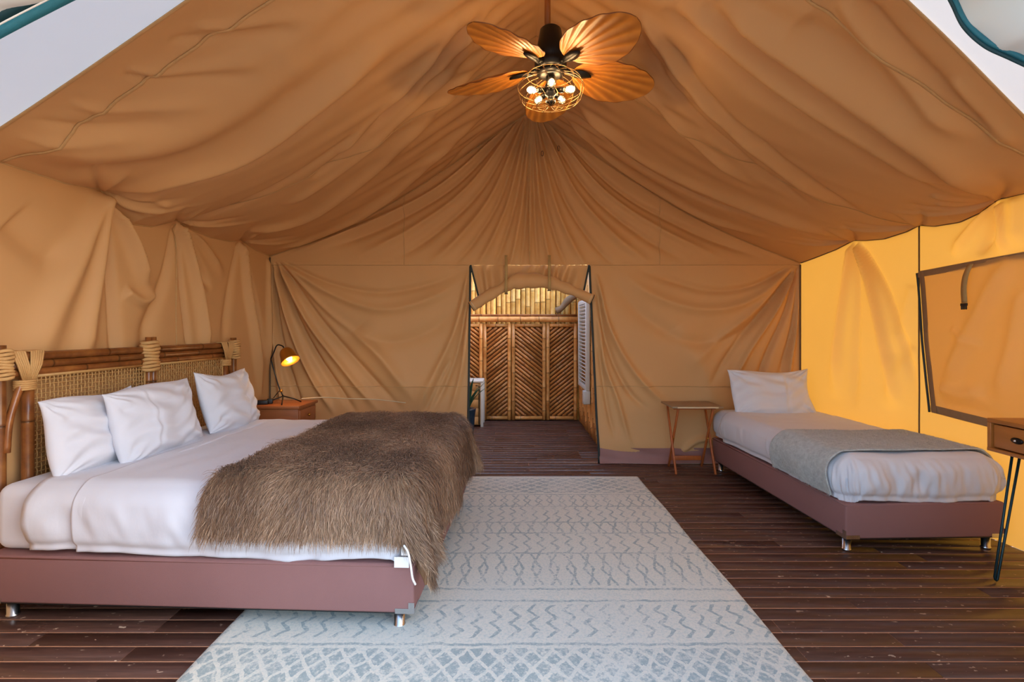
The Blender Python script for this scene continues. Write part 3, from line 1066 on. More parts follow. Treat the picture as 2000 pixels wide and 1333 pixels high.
Df += fold(Yf, Zf, [(3.75, 1.45), (3.6, 1.35), (3.5, 1.33)], 0.03, 0.02, 0.1, 0.2)
Df += 0.008 * waves(Yf, Zf, 77, 5, 0.6, 2.5)
PF = np.stack([xr(Yf) - Df, Yf, Zf], -1) - np.array(wo_)
link('flap', grid_mesh('flap', PF, flip=False), M['canvas_flap'], wf)
for nm, line in (('top_binding', PF[:, -1]), ('side_binding', PF[0, :]), ('bottom_binding', PF[:, 0])):
    n_ = 1 if nm != 'bottom_binding' else 1
    wdt = 0.028
    a = line.copy(); b = line.copy()
    if nm == 'side_binding':
        b[:, 1] -= 0.055
    elif nm == 'top_binding':
        b[:, 2] -= 0.05
    else:
        b[:, 2] += 0.06
    a[:, 0] -= 0.006; b[:, 0] -= 0.012
    link(nm, grid_mesh(nm, np.array([a, (a + b) / 2 - np.array([0.004, 0, 0]), b])), M['seam_brown'], wf)
MB().tube([Vector(p) + Vector((-0.012, 0.012, 0)) for p in PF[0, ::2]], 0.008, 6, True).build('zip', M['zip'], wf)
# strap with buckle
sp = [on_right(1917, 516, 0.075) - wo_, on_right(1914, 540, 0.10) - wo_, on_right(1912, 565, 0.105) - wo_, on_right(1912, 592, 0.10) - wo_]
rib = []
for p in [Vector(q) for q in smooth_poly([tuple(v) for v in sp], 16)]:
    rib.append([(p.x, p.y + 0.024, p.z), (p.x - 0.002, p.y - 0.024, p.z)])
so = link('strap', grid_mesh('strap', np.array(rib), flip=True), M['webbing'], wf)
md = so.modifiers.new('thick', 'SOLIDIFY'); md.thickness = 0.003
bk = MB(); bp = sp[-1]
bk.bbox(bp + Vector((-0.006, 0, -0.012)), (0.012, 0.05, 0.02), 0.003)
for k in (-1, 0, 1):
    bk.bbox(bp + Vector((-0.006, 0.017 * k, -0.032)), (0.010, 0.009, 0.03), 0.003)
bk.build('buckle', M['black_plastic'], so)

# ---- white outer fly over the porch, with rolled mesh door panels
PFL = roof_grid(-1, Y_ENTRY - 0.05, Y_FRONT + 0.02, 60, 60, False, 0.045, 9)
PFR = roof_grid(1, Y_ENTRY - 0.05, Y_FRONT + 0.02, 60, 60, False, 0.045, 10)
fly = link('ceiling_porch', join_grids('ceiling_porch', [PFL, PFR], [False, True]), M['white_fly'])
props(fly, 'white fabric awning over the tent entrance', 'awning', kind='structure')
# guessed front wall, out of view, added to shape the incoming daylight
def front_patch(xa, xb, za, nx, nz, top=None):
    X, T0 = np.meshgrid(np.linspace(xa, xb, nx), np.linspace(0, 1, nz), indexing='ij')
    TL = np.clip((X - RX) / (xl(Y_ENTRY) - RX), 0, 1); TR = np.clip((X - RX) / (xr(Y_ENTRY) - RX), 0, 1)
    yy = np.full_like(X, Y_ENTRY)
    zt = np.where(X < RX, roof_base(-1, yy, TL)[1], roof_base(1, yy, TR)[1]) + 0.05
    Z = za + (zt - za) * T0
    return np.stack([X, Y_ENTRY + 0.02 * waves(X, Z * 0.3, 51, 5, 0.4, 1.6), Z], -1)


EXA, EXB, EZ = -1.34, 1.40, 2.65
wfr = link('wall_front_added', join_grids('wall_front_added', [front_patch(xl(Y_ENTRY), EXA, 0.0, 40, 50), front_patch(EXA, EXB, EZ, 60, 30), front_patch(EXB, xr(Y_ENTRY), 0.0, 50, 50)]), M['white_fly'])
props(wfr, 'unseen white fabric front wall, added to shape the daylight through the open entrance', 'tent wall', kind='structure')
# ---- outside ground
g = MB(); g.box((0, 0, -0.35), (60, 60, 0.1))
go = g.build('ground', M['ground']); props(go, 'pale ground outside the tent', 'ground', kind='structure')

# ================================================================== floor
fl = MB(); fl.box((0.3, 3.6, -0.0475), (7.6, 10.2, 0.09))
floor = fl.build('floor', M['joint'])
props(floor, 'dark varnished timber board floor', 'floor', kind='structure')
BW = 0.106
board_cache = {}


def board_mesh(L):
    if L not in board_cache:
        board_cache[L] = MB().bbox((0, 0, 0), (L, BW - 0.006, 0.012), 0.0025, 1).mesh('board')
        board_cache[L].materials.append(M['board'])
    return board_cache[L]


for k in range(-2, 57):
    y = 2.12 + (k + 0.5) * BW
    if y < Y_BACK + 0.05:
        x0, x1 = -3.2, 3.8
    else:
        x0, x1 = -1.2, 1.25
    x = x0
    rr = random.Random(k)
    first = rr.choice((1.0, 1.5, 2.0, 2.6))
    lens = [first] + [rr.choice((2.0, 2.4, 3.0)) for _ in range(4)]
    for L in lens:
        L = min(L, x1 - x)
        if L < 0.05: break
        L = round(L, 3)
        b = link('board', board_mesh(L), None, floor, (x + L / 2, y, -0.006 + rr.uniform(-0.0012, 0.0)))
        x += L

# ================================================================== passage behind the doorway
pole_cache = {}


def pole_mesh(L, r, seg=8, node=0.33, seed=0, name='bamboo_pole', half=False):
    key = (round(L, 3), r, seg, node, seed, name)
    if key in pole_cache: return pole_cache[key]
    g_ = random.Random(seed + 5)
    prof = [(0, r, 0)]
    z = g_.uniform(0.1, 0.9) * node
    while z < L - 0.03:
        prof += [(z - 0.012, r, 0), (z - 0.004, r * 1.07, 0.3), (z, r * 1.0, 1.0), (z + 0.004, r * 1.09, 0.35), (z + 0.014, r, 0)]
        z += node * g_.uniform(0.85, 1.15)
    prof.append((L, r, 0))
    mb = MB()
    mb.lathe([(p[1], p[0]) for p in prof], seg, capb=True, capt=True)
    me = mb.mesh(name)
    a = me.attributes.new('node_ring', 'FLOAT', 'POINT')
    a.data.foreach_set('value', np.repeat(np.array([p[2] for p in prof], np.float32), seg))
    pole_cache[key] = me
    return me


def pole(name, p0, p1, r, mat, parent, seg=8, node=0.33, seed=0):
    p0 = Vector(p0); p1 = Vector(p1); d = p1 - p0
    me = pole_mesh(d.length, r, seg, node, seed, name + '_' + mat.name)
    if not me.materials: me.materials.append(mat)
    o = bpy.data.objects.new(name, me); COL.objects.link(o); o.parent = parent
    o.location = p0
    o.rotation_euler = d.to_track_quat('Z', 'Y').to_euler()
    return o


YV = 8.0
# far wall of upright poles
wv = MB().box((0.05, YV + 0.20, 1.3), (2.5, 0.04, 2.6)).build('wall_passage_back', M['backing'])
props(wv, 'wall of upright golden bamboo poles closing the passage', 'bamboo wall', kind='structure')
k = 0; x = -1.15
while x < 1.22:
    rr_ = random.choice((0.036, 0.040, 0.044))
    pole('bamboo_pole', (x, YV + 0.14, 0.0), (x, YV + 0.14, 2.62), rr_, M['bamboo_gold'], wv, 10, 0.36, k % 6)
    x += rr_ * 2 + 0.002; k += 1
# side walls of the passage
for nm, xx, lab in (('wall_passage_right', 1.12, 'bamboo pole wall along the right of the passage'), ('wall_passage_left', -1.12, 'bamboo pole wall along the left of the passage')):
    sg = 1 if xx > 0 else -1
    w_ = MB().box((xx + 0.06 * sg, 6.85, 1.1), (0.03, 2.45, 2.2)).build(nm, M['backing'])
    props(w_, lab, 'bamboo wall', kind='structure')
    y = 5.70; k = 0
    while y < YV + 0.05:
        pole('bamboo_pole', (xx, y, 0.0), (xx, y, 2.22), 0.044, M['bamboo_screen'], w_, 8, 0.36, k % 5)
        y += 0.09; k += 1

# chevron bamboo screens
screen_labels = ['leftmost bamboo screen, partly hidden behind the doorway edge and the cabinet',
                 'narrow bamboo screen with slats rising to the right, just right of the potted plant',
                 'bamboo screen with slats falling to the right, in the middle of the doorway',
                 'rightmost bamboo screen with slats rising to the right, next to the white shutter']
bounds = [(-0.93, -0.425, -1), (-0.42, 0.018, 1), (0.025, 0.56, -1), (0.565, 1.05, 1)]
for (xa, xb, sgn), lab in zip(bounds, screen_labels):
    th = empty('bamboo_screen', ((xa + xb) / 2, YV, 0), 0, lab, 'screen', 'chevron bamboo screens')
    w = xb - xa; h = 1.52; r0 = 0.028
    pole('stile', (-w / 2 + r0, 0, 0.015), (-w / 2 + r0, 0, h), r0, M['bamboo_screen'], th, 10, 0.4, 1)
    pole('stile', (w / 2 - r0, 0, 0.015), (w / 2 - r0, 0, h), r0, M['bamboo_screen'], th, 10, 0.4, 2)
    pole('rail', (-w / 2 + 2 * r0, 0, 0.045), (w / 2 - 2 * r0, 0, 0.045), r0, M['bamboo_screen'], th, 10, 0.3, 3)
    pole('rail', (-w / 2 + 2 * r0, 0, h - 0.03), (w / 2 - 2 * r0, 0, h - 0.03), r0, M['bamboo_screen'], th, 10, 0.3, 4)
    MB().box((0, 0.035, h / 2 + 0.01), (w - 0.05, 0.012, h - 0.06)).build('backing', M['backing'], th)
    X0, X1, Z0, Z1 = -w / 2 + 2 * r0, w / 2 - 2 * r0, 0.075, h - 0.06
    tan = 0.80 * sgn
    c = Z0 - abs(tan) * (X1 - X0); n_ = 0
    while c < Z1 + abs(tan) * (X1 - X0):
        # line z = c + tan * (x - Xs)
        Xs = X0 if sgn > 0 else X1
        pts = []
        xa_ = X0; xb_ = X1
        f_ = lambda q: c + tan * (q - Xs)
        g_ = lambda zz: (zz - c) / tan + Xs
        lo, hi = X0, X1
        if sgn > 0:
            lo = max(lo, g_(Z0)); hi = min(hi, g_(Z1))
        else:
            lo = max(lo, g_(Z1)); hi = min(hi, g_(Z0))
        if hi - lo > 0.03:
            pole('slat', (lo, 0.008, f_(lo)), (hi, 0.008, f_(hi)), 0.0200, M['bamboo_slat'], th, 6, 0.5, n_ % 4)
        c += 0.066; n_ += 1
hr = empty('bamboo_rail', (0.05, YV - 0.02, 1.585), 0, 'horizontal bamboo header rail running above the chevron screens', 'rail')
pole('pole', (-1.0, 0, 0), (1.0, 0, 0), 0.045, M['bamboo_screen'], hr, 12, 0.33, 3)
pole('trim_pole', (-1.0, 0, 0.062), (1.0, 0, 0.062), 0.017, M['bamboo_dark'], hr, 8, 0.4, 2)

# driftwood branch leaning above the rail
br = MB()
bpts = smooth_poly([tuple(at(1086, 608, 7.98)), tuple(at(1096, 603, 7.97)), tuple(at(1106, 591, 7.96)), tuple(at(1114, 584, 7.95)), tuple(at(1124, 578, 7.94))], 14)
br.tube([tuple(p) for p in bpts], [0.055, 0.052, 0.05, 0.044, 0.046, 0.05, 0.055, 0.06, 0.058, 0.055, 0.055, 0.05, 0.05][:len(bpts)], 9)
bo = br.build('driftwood_branch', M['driftwood'])
props(bo, 'short grey driftwood branch resting on the bamboo rail', 'branch')

# louvred white shutter on the right wall of the passage
sh = empty('louvred_shutter', (1.035, 7.2, 0.62), 0, 'white louvred shutter mounted on the bamboo wall right of the screens', 'shutter')
for yy in (-0.36, 0.36):
    MB().bbox((0, yy, 0.60), (0.05, 0.07, 1.22), 0.004).build('stile', M['white_paint'], sh)
for zz in (0.02, 1.19):
    MB().bbox((0, 0, zz), (0.045, 0.65, 0.06), 0.004).build('rail', M['white_paint'], sh)
sl = MB().bbox((0, 0, 0), (0.055, 0.65, 0.012), 0.003, 1).mesh('slat'); sl.materials.append(M['white_paint'])
for k in range(22):
    link('slat', sl, None, sh, (0, 0, 0.08 + k * 0.05), (0, R(38), 0))
MB().bbox((-0.012, -0.34, -0.10), (0.09, 0.12, 0.18), 0.01).build('sill_box', M['white_paint'], sh)

# small cabinet and plant at the left of the passage
cb = empty('storage_cabinet', (-0.72, 7.68, 0), 0, 'low white-framed storage cabinet with woven front behind the potted plant', 'cabinet')
MB().bbox((0, 0, 0.34), (0.62, 0.36, 0.62), 0.006).build('body', M['cane'], cb)
MB().bbox((0, -0.005, 0.665), (0.66, 0.40, 0.03), 0.006).build('top', M['white_paint'], cb)
for xx in (-0.31, 0.31):
    for yy in (-0.18, 0.18):
        MB().bbox((xx, yy, 0.325), (0.04, 0.04, 0.65), 0.004).build('post', M['white_paint'], cb)
tl = MB().bbox((0, 0, 0), (0.125, 0.012, 0.115), 0.004, 1).mesh('woven_tile'); tl.materials.append(M['cane'])
for ix in range(4):
    for iz in range(5):
        link('woven_tile', tl, None, cb, (-0.205 + ix * 0.135, -0.186, 0.09 + iz * 0.125))
MB().tube([(0.27, -0.205, 0.04), (0.27, -0.205, 0.60), (0.22, -0.205, 0.61)], 0.008, 6).build('door_bar', M['black'], cb)

pl_ = empty('potted_plant', (-0.55, 6.55, 0), 0, 'strap-leaved green plant in a dark blue pot just inside the doorway', 'plant')
MB().lathe([(0.0, 0.0), (0.075, 0.0), (0.085, 0.02), (0.10, 0.30), (0.115, 0.40), (0.118, 0.42), (0.105, 0.42), (0.10, 0.38), (0.0, 0.37)], 22).build('pot', M['pot'], pl_)
MB().lathe([(0.0, 0.385), (0.05, 0.39), (0.101, 0.38)], 16).build('soil', M['backing'], pl_)
for k in range(14):
    a = k * 2.4 + 0.3; Ln = random.uniform(0.34, 0.58); bend = random.uniform(0.25, 0.9)
    rows = []
    for i in range(9):
        t = i / 8
        rad = 0.02 + Ln * (0.25 * t + bend * 0.5 * t * t)
        z = 0.39 + Ln * (t - bend * 0.42 * t * t)
        wd = 0.022 * math.sin(PI * min(1, 0.18 + t * 0.82)) + 0.001
        c = Vector((math.cos(a) * rad, math.sin(a) * rad, z)); sd = Vector((-math.sin(a), math.cos(a), 0))
        rows.append([tuple(c - sd * wd), tuple(c - Vector((0, 0, wd * 0.35))), tuple(c + sd * wd)])
    lo_ = link('leaf', grid_mesh('leaf', np.array(rows)), M['leaf'], pl_)
    md = lo_.modifiers.new('thick', 'SOLIDIFY'); md.thickness = 0.002

# ================================================================== rolled-up door flap
YD = Y_BACK - 0.05
df = empty('door_flap', (0.2, YD, ZD), 0, 'canvas door flap rolled up and strapped above the doorway', 'door flap')
dfo = Vector(df.location)
top_x = np.linspace(-0.425, 0.855, 120)
s = np.linspace(0, 1, 120); t = np.linspace(0, 1, 30)
S, T_ = np.meshgrid(s, t, indexing='ij')
roll_pts = smooth_poly([tuple(at(p[0], p[1], YD)) for p in ((921, 600), (950, 581), (985, 562), (1005, 552), (1035, 549), (1072, 553), (1100, 562), (1130, 574), (1156, 586))], 60)
rx = np.interp(s, np.linspace(0, 1, len(roll_pts)), roll_pts[:, 0]); rz = np.interp(s, np.linspace(0, 1, len(roll_pts)), roll_pts[:, 2])
XT = np.interp(s, [0, 1], [-0.425, 0.855])[:, None] * np.ones_like(S)
rin = 0.07 * (1 - 2 * S)
Xg = XT * (1 - T_) + (rx[:, None] + 0.10 * (1 - 2 * S)) * T_
Zg = ZD * (1 - T_) + rz[:, None] * T_
Yg = Y_BACK + 0.01 - 0.02 * T_ - 0.028 * np.sin(S * 46 + 3 * np.sin(S * 9) + T_ * 2) * (0.35 + 0.65 * np.sin(PI * T_)) * np.clip(np.minimum(S, 1 - S) * 12, 0, 1)
Yg -= 0.05 * np.exp(-((S - 0.5) / 0.2) ** 2) * T_
link('gathered_panel', grid_mesh('gathered_panel', np.stack([Xg, Yg, Zg], -1) - np.array(dfo), flip=True), M['canvas'], df)
nr = len(roll_pts)
rad = [0.050 + 0.030 * math.exp(-((i / (nr - 1) - 0.48) / 0.17) ** 2) + 0.006 * math.sin(i * 0.9) * (0.3 if i < 8 or i > nr - 8 else 1) for i in range(nr)]
# spiral section of the roll so that its layers show at the ends
rm = MB(); seg = 40
verts = []
tang = np.gradient(roll_pts, axis=0)
for i in range(nr):
    T0 = Vector(tang[i]).normalized(); B = Vector((0, 1, 0)); N0 = B.cross(T0).normalized()
    for k in range(seg):
        u = k / (seg - 1); a = u * 2 * PI * 2.6 + 1.2 + 0.3 * math.sin(i * 0.25)
        q = rad[i] * (1.05 - 0.62 * u) * (1 + 0.07 * math.sin(2 * a + i * 0.35))
        verts.append(Vector(roll_pts[i]) - dfo + N0 * math.cos(a) * q * 1.1 + B * math.sin(a) * q * 0.8)
faces = [(i * seg + k, (i + 1) * seg + k, (i + 1) * seg + k + 1, i * seg + k + 1) for i in range(nr - 1) for k in range(seg - 1)]
rm.add(verts, faces)
ro = rm.build('roll', M['canvas'], df)
md = ro.modifiers.new('thick', 'SOLIDIFY'); md.thickness = 0.004
for i0, i1, nm in ((0, 1, 'roll_hem'), (nr - 2, nr - 1, 'roll_hem')):
    hm = MB(); vv = []
    for i in (i0, i1):
        for k in range(seg): vv.append(verts[i * seg + k])
    for st_, mt in ((0, 'zip'), (1, 'cord')):
        e = st_ if i0 == 0 else nr - 1 - st_
        hm = MB(); hm.tube([verts[e * seg + k] for k in range(seg)], 0.006, 5)
        hm.build(nm, M[mt], df)
for px in (990, 1071.5):
    i = int(np.argmin(np.abs(roll_pts[:, 0] - (px - 996) * YD / 1000)))
    c = Vector(roll_pts[i]); r_ = rad[i] * 1.25
    pts = [(c.x, YD - 0.055, at(px, 500, YD).z), (c.x + 0.002, YD - 0.065, c.z + r_ * 1.3)]
    for a in np.linspace(R(60), R(-75), 7):
        pts.append((c.x, YD - 0.012 - r_ * 1.02 * math.cos(a), c.z + r_ * 1.12 * math.sin(a)))
    rib = np.array([[(p[0] - 0.016, p[1], p[2]), (p[0] + 0.016, p[1], p[2])] for p in pts]) - np.array(dfo)
    st = link('strap', grid_mesh('strap', rib), M['webbing'], df)
    md = st.modifiers.new('thick', 'SOLIDIFY'); md.thickness = 0.003
    MB().bbox(Vector(pts[-1]) - dfo + Vector((0, -0.004, 0.004)), (0.036, 0.008, 0.012), 0.002).build('buckle', M['black_plastic'], st)
# zip edges of the flap
for sg, x0, x1 in ((0, 0, 0), (-1, 0, 0)):
    ln = np.stack([Xg, Yg, Zg], -1)[sg] - np.array(dfo)
    MB().tube([Vector(p) + Vector((0, -0.01, 0)) for p in ln[:, :]], 0.011, 6, True, 0.6).build('flap_zip', M['zip'], df)

# ================================================================== rug
rg_v = MB()
RXA, RXB, RYA, RYB = -1.364, 1.245, 1.35, 4.98
nx, ny = 140, 180
xs = np.linspace(RXA, RXB, nx); ys = np.linspace(RYA, RYB, ny)
Xr, Yr = np.meshgrid(xs, ys, indexing='ij')
Zr = 0.011 + 0.0012 * waves(Xr, Yr, 5, 5, 0.5, 2.5)
e = np.minimum(np.minimum(Xr - RXA, RXB - Xr), np.minimum(Yr - RYA, RYB - Yr))
Zr = np.where(e < 1e-6, 0.001, Zr)
Xr = Xr + 0.004 * np.sin(Yr * 5) * (np.abs(Xr) > 1.2)
rug = link('area_rug', grid_mesh('area_rug', np.stack([Xr, Yr, Zr], -1)), rug_mat(RYA, RYB))
props(rug, 'large pale area rug with faded teal zigzag and diamond bands', 'rug')


# ================================================================== beds
def legs_and_base(th, L, W, zb, zt, inset=0.085):
    MB().bbox((-L / 2, W / 2, (zb + zt) / 2), (L, W, zt - zb), 0.012, 3).build('box', M['box_fabric'], th)
    MB().box((-L / 2, W / 2, zb - 0.004), (L - 0.03, W - 0.03, 0.01)).build('underside', M['black_plastic'], th)
    MB().tube([(-L + 0.002, 0.002, zt - 0.012), (-0.002, 0.002, zt - 0.012), (-0.002, W - 0.002, zt - 0.012), (-L + 0.002, W - 0.002, zt - 0.012)], 0.005, 5, closed=True).build('piping', M['box_fabric'], th)
    for x in (-inset, -L + inset):
        for y in (inset * 0.75, W - inset * 0.75):
            lg = MB().lathe([(0.0, 0.0), (0.027, 0.0), (0.029, 0.004), (0.029, 0.012), (0.0255, 0.014), (0.0255, zb), (0, zb)], 20).build('leg', M['chrome'], th, (x, y, 0))
            # steel corner plate
            cx = 0.0 if x > -L / 2 else -L; cy = 0 if y < W / 2 else W
            sx = -1 if cx == 0 else 1; sy = 1 if cy == 0 else -1
            pb = MB()
            pb.box((cx + sx * 0.045, cy - sy * 0.0015, zb + 0.012), (0.09, 0.003, 0.024))
            pb.box((cx - sx * 0.0015, cy + sy * 0.045, zb + 0.012), (0.003, 0.09, 0.024))
            pb.box((cx + sx * 0.012, cy - sy * 0.0018, zb + 0.03), (0.028, 0.003, 0.045))
            pb.build('corner_plate', M['chrome'], th)


def drape(U, V, x0, x1, y0, y1, top, r):
    """cloth coordinate (U, V) laid over a block with rounded edges"""
    qx = np.clip(U, x0 + r, x1 - r); qy = np.clip(V, y0 + r, y1 - r)
    vx = U - qx; vy = V - qy
    e = np.hypot(vx, vy); s_ = np.maximum(e, 1e-9)
    nx_, ny_ = vx / s_, vy / s_
    arc = r * PI / 2
    ang = np.minimum(e, arc) / r
    out = r * np.sin(ang); down = r * (1 - np.cos(ang)) + np.maximum(e - arc, 0)
    return qx + nx_ * out, qy + ny_ * out, top - down, nx_, ny_, e


def mattress(name, L, W, zb, zt, r, loc, rz, label, tagparts=False):
    n = 40; prof = []
    bm = bmesh.new(); bmesh.ops.create_cube(bm, size=1)
    for v in bm.verts: v.co = Vector((v.co.x * L - L / 2, v.co.y * W + W / 2, v.co.z * (zt - zb) + (zt + zb) / 2))
    bmesh.ops.bevel(bm, geom=list(bm.edges), offset=r, segments=5, affect='EDGES', profile=0.5)
    me = bpy.data.meshes.new(name); bm.to_mesh(me); bm.free()
    me.polygons.foreach_set('use_smooth', [True] * len(me.polygons))
    o = link(name, me, M['sheet'], None, loc, (0, 0, rz))
    return props(o, label, 'mattress')


# ---------------- king bed
KR = R(-2.6)
KP = (-0.455, 2.425, 0)
KL, KW = 2.14, 1.86
th = empty('bed_base', KP, KR, 'wide mauve-brown upholstered box base under the fur-draped bed', 'bed base')
legs_and_base(th, KL, KW, 0.095, 0.33)
mk = mattress('mattress', KL - 0.04, KW - 0.07, 0.331, 0.660, 0.06, (0, 0, 0), 0, 'thick white mattress of the wide bed, bare at the headboard end')
rotK = Matrix.Rotation(KR, 3, 'Z')
mk.location = Vector(KP) + rotK @ Vector((-0.035, 0.035, 0)); mk.rotation_euler = (0, 0, KR)
MB().box((-0.02, -0.05, 0.345), (0.07, 0.003, 0.05)).build('care_tag', M['tag'], mk)
MB().box((0.0, -0.055, 0.40), (0.04, 0.003, 0.04)).build('care_tag', M['tag'], mk)


def duvet(name, x0, xa, x1, y0, y1, top, zb, r, mat, loc, rz, label, seed, wr=0.011, drop_foot=True, n=(220, 260), wfreq=17):
    """x0: head edge of the cloth; xa..x1 / y0..y1: the block it lies on"""
    drop = top - zb - r + r * PI / 2 - r
    ex = drop + r
    U, V = np.meshgrid(np.linspace(x0, x1 - r + ex if drop_foot else x1, n[0]), np.linspace(y0 + r - ex, y1 - r + ex, n[1]), indexing='ij')
    X, Y, Z, nx_, ny_, e = drape(U, V, xa - 1.0, x1, y0, y1, top, r)
    side = np.clip((e - r * 0.7) / (drop), 0, 1)
    per = np.where(np.abs(ny_) > np.abs(nx_), X, Y) * 1.0 + np.arctan2(ny_, nx_ + 1e-6) * 0.2
    wrk = waves(per + 0.12 * (Z - zb), 0.5 * Z, seed + 2, 9, 1.6, wfreq * 0.75) * 1.3
    puff = 0.022 * np.sin(PI * np.clip(side, 0, 1)) + 0.012 * side
    amp = wr * (np.sin(PI * np.clip(side * 0.94, 0, 1)) ** 0.6 * 0.9 + 0.25 * side) * (0.45 + 0.35 * np.sin(per * 2.3 + seed) + 0.3 * np.sin(per * 7.7 + 2 * seed) * np.sin(per * 3.9))
    hem = 0.004 + 0.009 * np.sin(per * 4.3 + seed) + 0.005 * np.sin(per * 9.1)
    X = X + nx_ * (puff + amp * wrk); Y = Y + ny_ * (puff + amp * wrk)
    top_w = (1 - np.clip(e / r, 0, 1))
    Z = Z + top_w * (0.006 * waves(U, V, seed, 6, 0.6, 2.4) + 0.004 * waves(U * 2, V, seed + 4, 5, 1.2, 4)) + hem * side ** 3
    # tuck the hem back under
    tuck = np.clip((side - 0.86) / 0.14, 0, 1)
    X -= nx_ * 0.016 * tuck ** 2; Y -= ny_ * 0.016 * tuck ** 2
    o = link(name, grid_mesh(name, np.stack([X, Y, Z], -1)), mat, None, loc, (0, 0, rz))
    md = o.modifiers.new('thick', 'SOLIDIFY'); md.thickness = 0.008; md.offset = -1
    return props(o, label, 'bed linen')


dk = duvet('duvet', -1.68, -2.0, -0.01, 0.01, KW - 0.01, 0.690, 0.334, 0.11, M['sheet'], KP, KR, 'white duvet spread over the wide bed beneath the fur throw', 3, 0.036)
# turned-back sheet band at the head of the duvet
ds = duvet('top_sheet', -1.92, -2.2, -0.01, 0.014, KW - 0.014, 0.683, 0.345, 0.10, M['sheet'], KP, KR, 'white top sheet showing between the duvet and the pillows of the wide bed', 11, 0.034, False, (60, 240), 19)
# top_sheet only needs to reach under the duvet edge
me = ds.data
xs_ = np.empty(len(me.vertices) * 3); me.vertices.foreach_get('co', xs_)
bm = bmesh.new(); bm.from_mesh(me)
bmesh.ops.delete(bm, geom=[v for v in bm.verts if v.co.x > -1.58], context='VERTS')
bm.to_mesh(me); bm.free()


# ---------------- pillows
def pillow(name, W, H, T, loc, tilt, rz, label, seed, roll=0.0, group=None, lx=0.0):
    n = 64
    u = np.linspace(-1, 1, n); v = np.linspace(-1, 1, n)
    u = np.sign(u) * (1 - (1 - np.abs(u)) ** 1.25); v = np.sign(v) * (1 - (1 - np.abs(v)) ** 1.25)
    U, V = np.meshgrid(u, v, indexing='ij')
    g_ = np.random.default_rng(seed)
    ph = g_.uniform(0, 6, 8)
    # edges drawn in between the corners, ears at the corners
    X = W / 2 * U * (1 - 0.075 * np.cos(V * PI / 2) ** 0.8) + 0.012 * np.sin(V * 3 + ph[0]) * np.abs(U) ** 3
    Y = H / 2 * V * (1 - 0.085 * np.cos(U * PI / 2) ** 0.8) + 0.014 * np.sin(U * 3 + ph[1]) * np.abs(V) ** 3
    Y = Y - 0.03 * (1 - V) / 2 * (1 - U ** 2)
    th_ = np.clip((1 - np.abs(U) ** 2.4) * (1 - np.abs(V) ** 2.4), 0, 1) ** 0.55
    th_ = th_ * (1 - 0.16 * V)                # filling settles downwards
    wr = 0.010 * np.sin((U * 0.9 + V * 0.5) * 9 + 2 * np.sin(V * 4 + ph[2]) + ph[3]) + 0.008 * np.sin((U * 0.4 - V) * 13 + 2 * np.sin(U * 4 + ph[4])) 
    corner = sum(np.exp(-(((U - a) / 0.5) ** 2 + ((V - b) / 0.5) ** 2)) * np.sin(16 * np.arctan2(V - b * 1.05, U - a * 1.05) + ph[5]) for a in (-1, 1) for b in (-1, 1))
    edge = np.clip((1 - np.maximum(np.abs(U), np.abs(V))) * 7, 0, 1)
    front = T / 2 * th_ + (wr * 0.8 + 0.012 * corner) * edge
    # pillowcase flap seam
    sx = g_.choice((-0.42, 0.25))
    front += 0.006 * np.exp(-((U - sx - 0.05 * np.sin(V * 2)) / 0.03) ** 2) * edge
    front -= 0.006 * np.exp(-((U - sx - 0.07 - 0.05 * np.sin(V * 2)) / 0.04) ** 2) * edge
    back = -T / 2 * th_ * 0.85
    P1 = np.stack([X, Y, front], -1); P2 = np.stack([X, Y, back], -1)
    me = join_grids(name, [P1, P2], [False, True])
    bm = bmesh.new(); bm.from_mesh(me)
    bmesh.ops.remove_doubles(bm, verts=bm.verts, dist=0.0004)
    bm.to_mesh(me); bm.free()
    me.polygons.foreach_set('use_smooth', [True] * len(me.polygons))
    o = link(name, me, M['pillow'])
    # local: X width, Y height, Z front. stand it up, lean it, then turn it
    Mx = Matrix.Rotation(rz, 4, 'Z') @ Matrix.Rotation(R(90) - tilt, 4, 'X') @ Matrix.Rotation(roll, 4, 'Z')
    o.rotation_euler = Mx.to_euler(); o.location = loc
    return props(o, label, 'pillow', group)


# front of these pillows faces +x (towards the foot)
pillow('pillow', 0.66, 0.43, 0.23, (-2.40, 2.97, 0.865), R(11), R(90), 'white pillow leaning on the headboard nearest the front of the tent', 4, R(1.5), 'white pillows on the wide bed')
pillow('pillow', 0.74, 0.45, 0.24, (-2.25, 3.26, 0.880), R(14), R(88), 'middle white pillow overlapping the pillow nearest the front', 9, R(2), 'white pillows on the wide bed')
pillow('pillow', 0.70, 0.46, 0.23, (-2.21, 4.02, 0.885), R(16), R(90), 'white pillow on the wide bed closest to the brass lamp', 15, R(-2), 'white pillows on the wide bed')

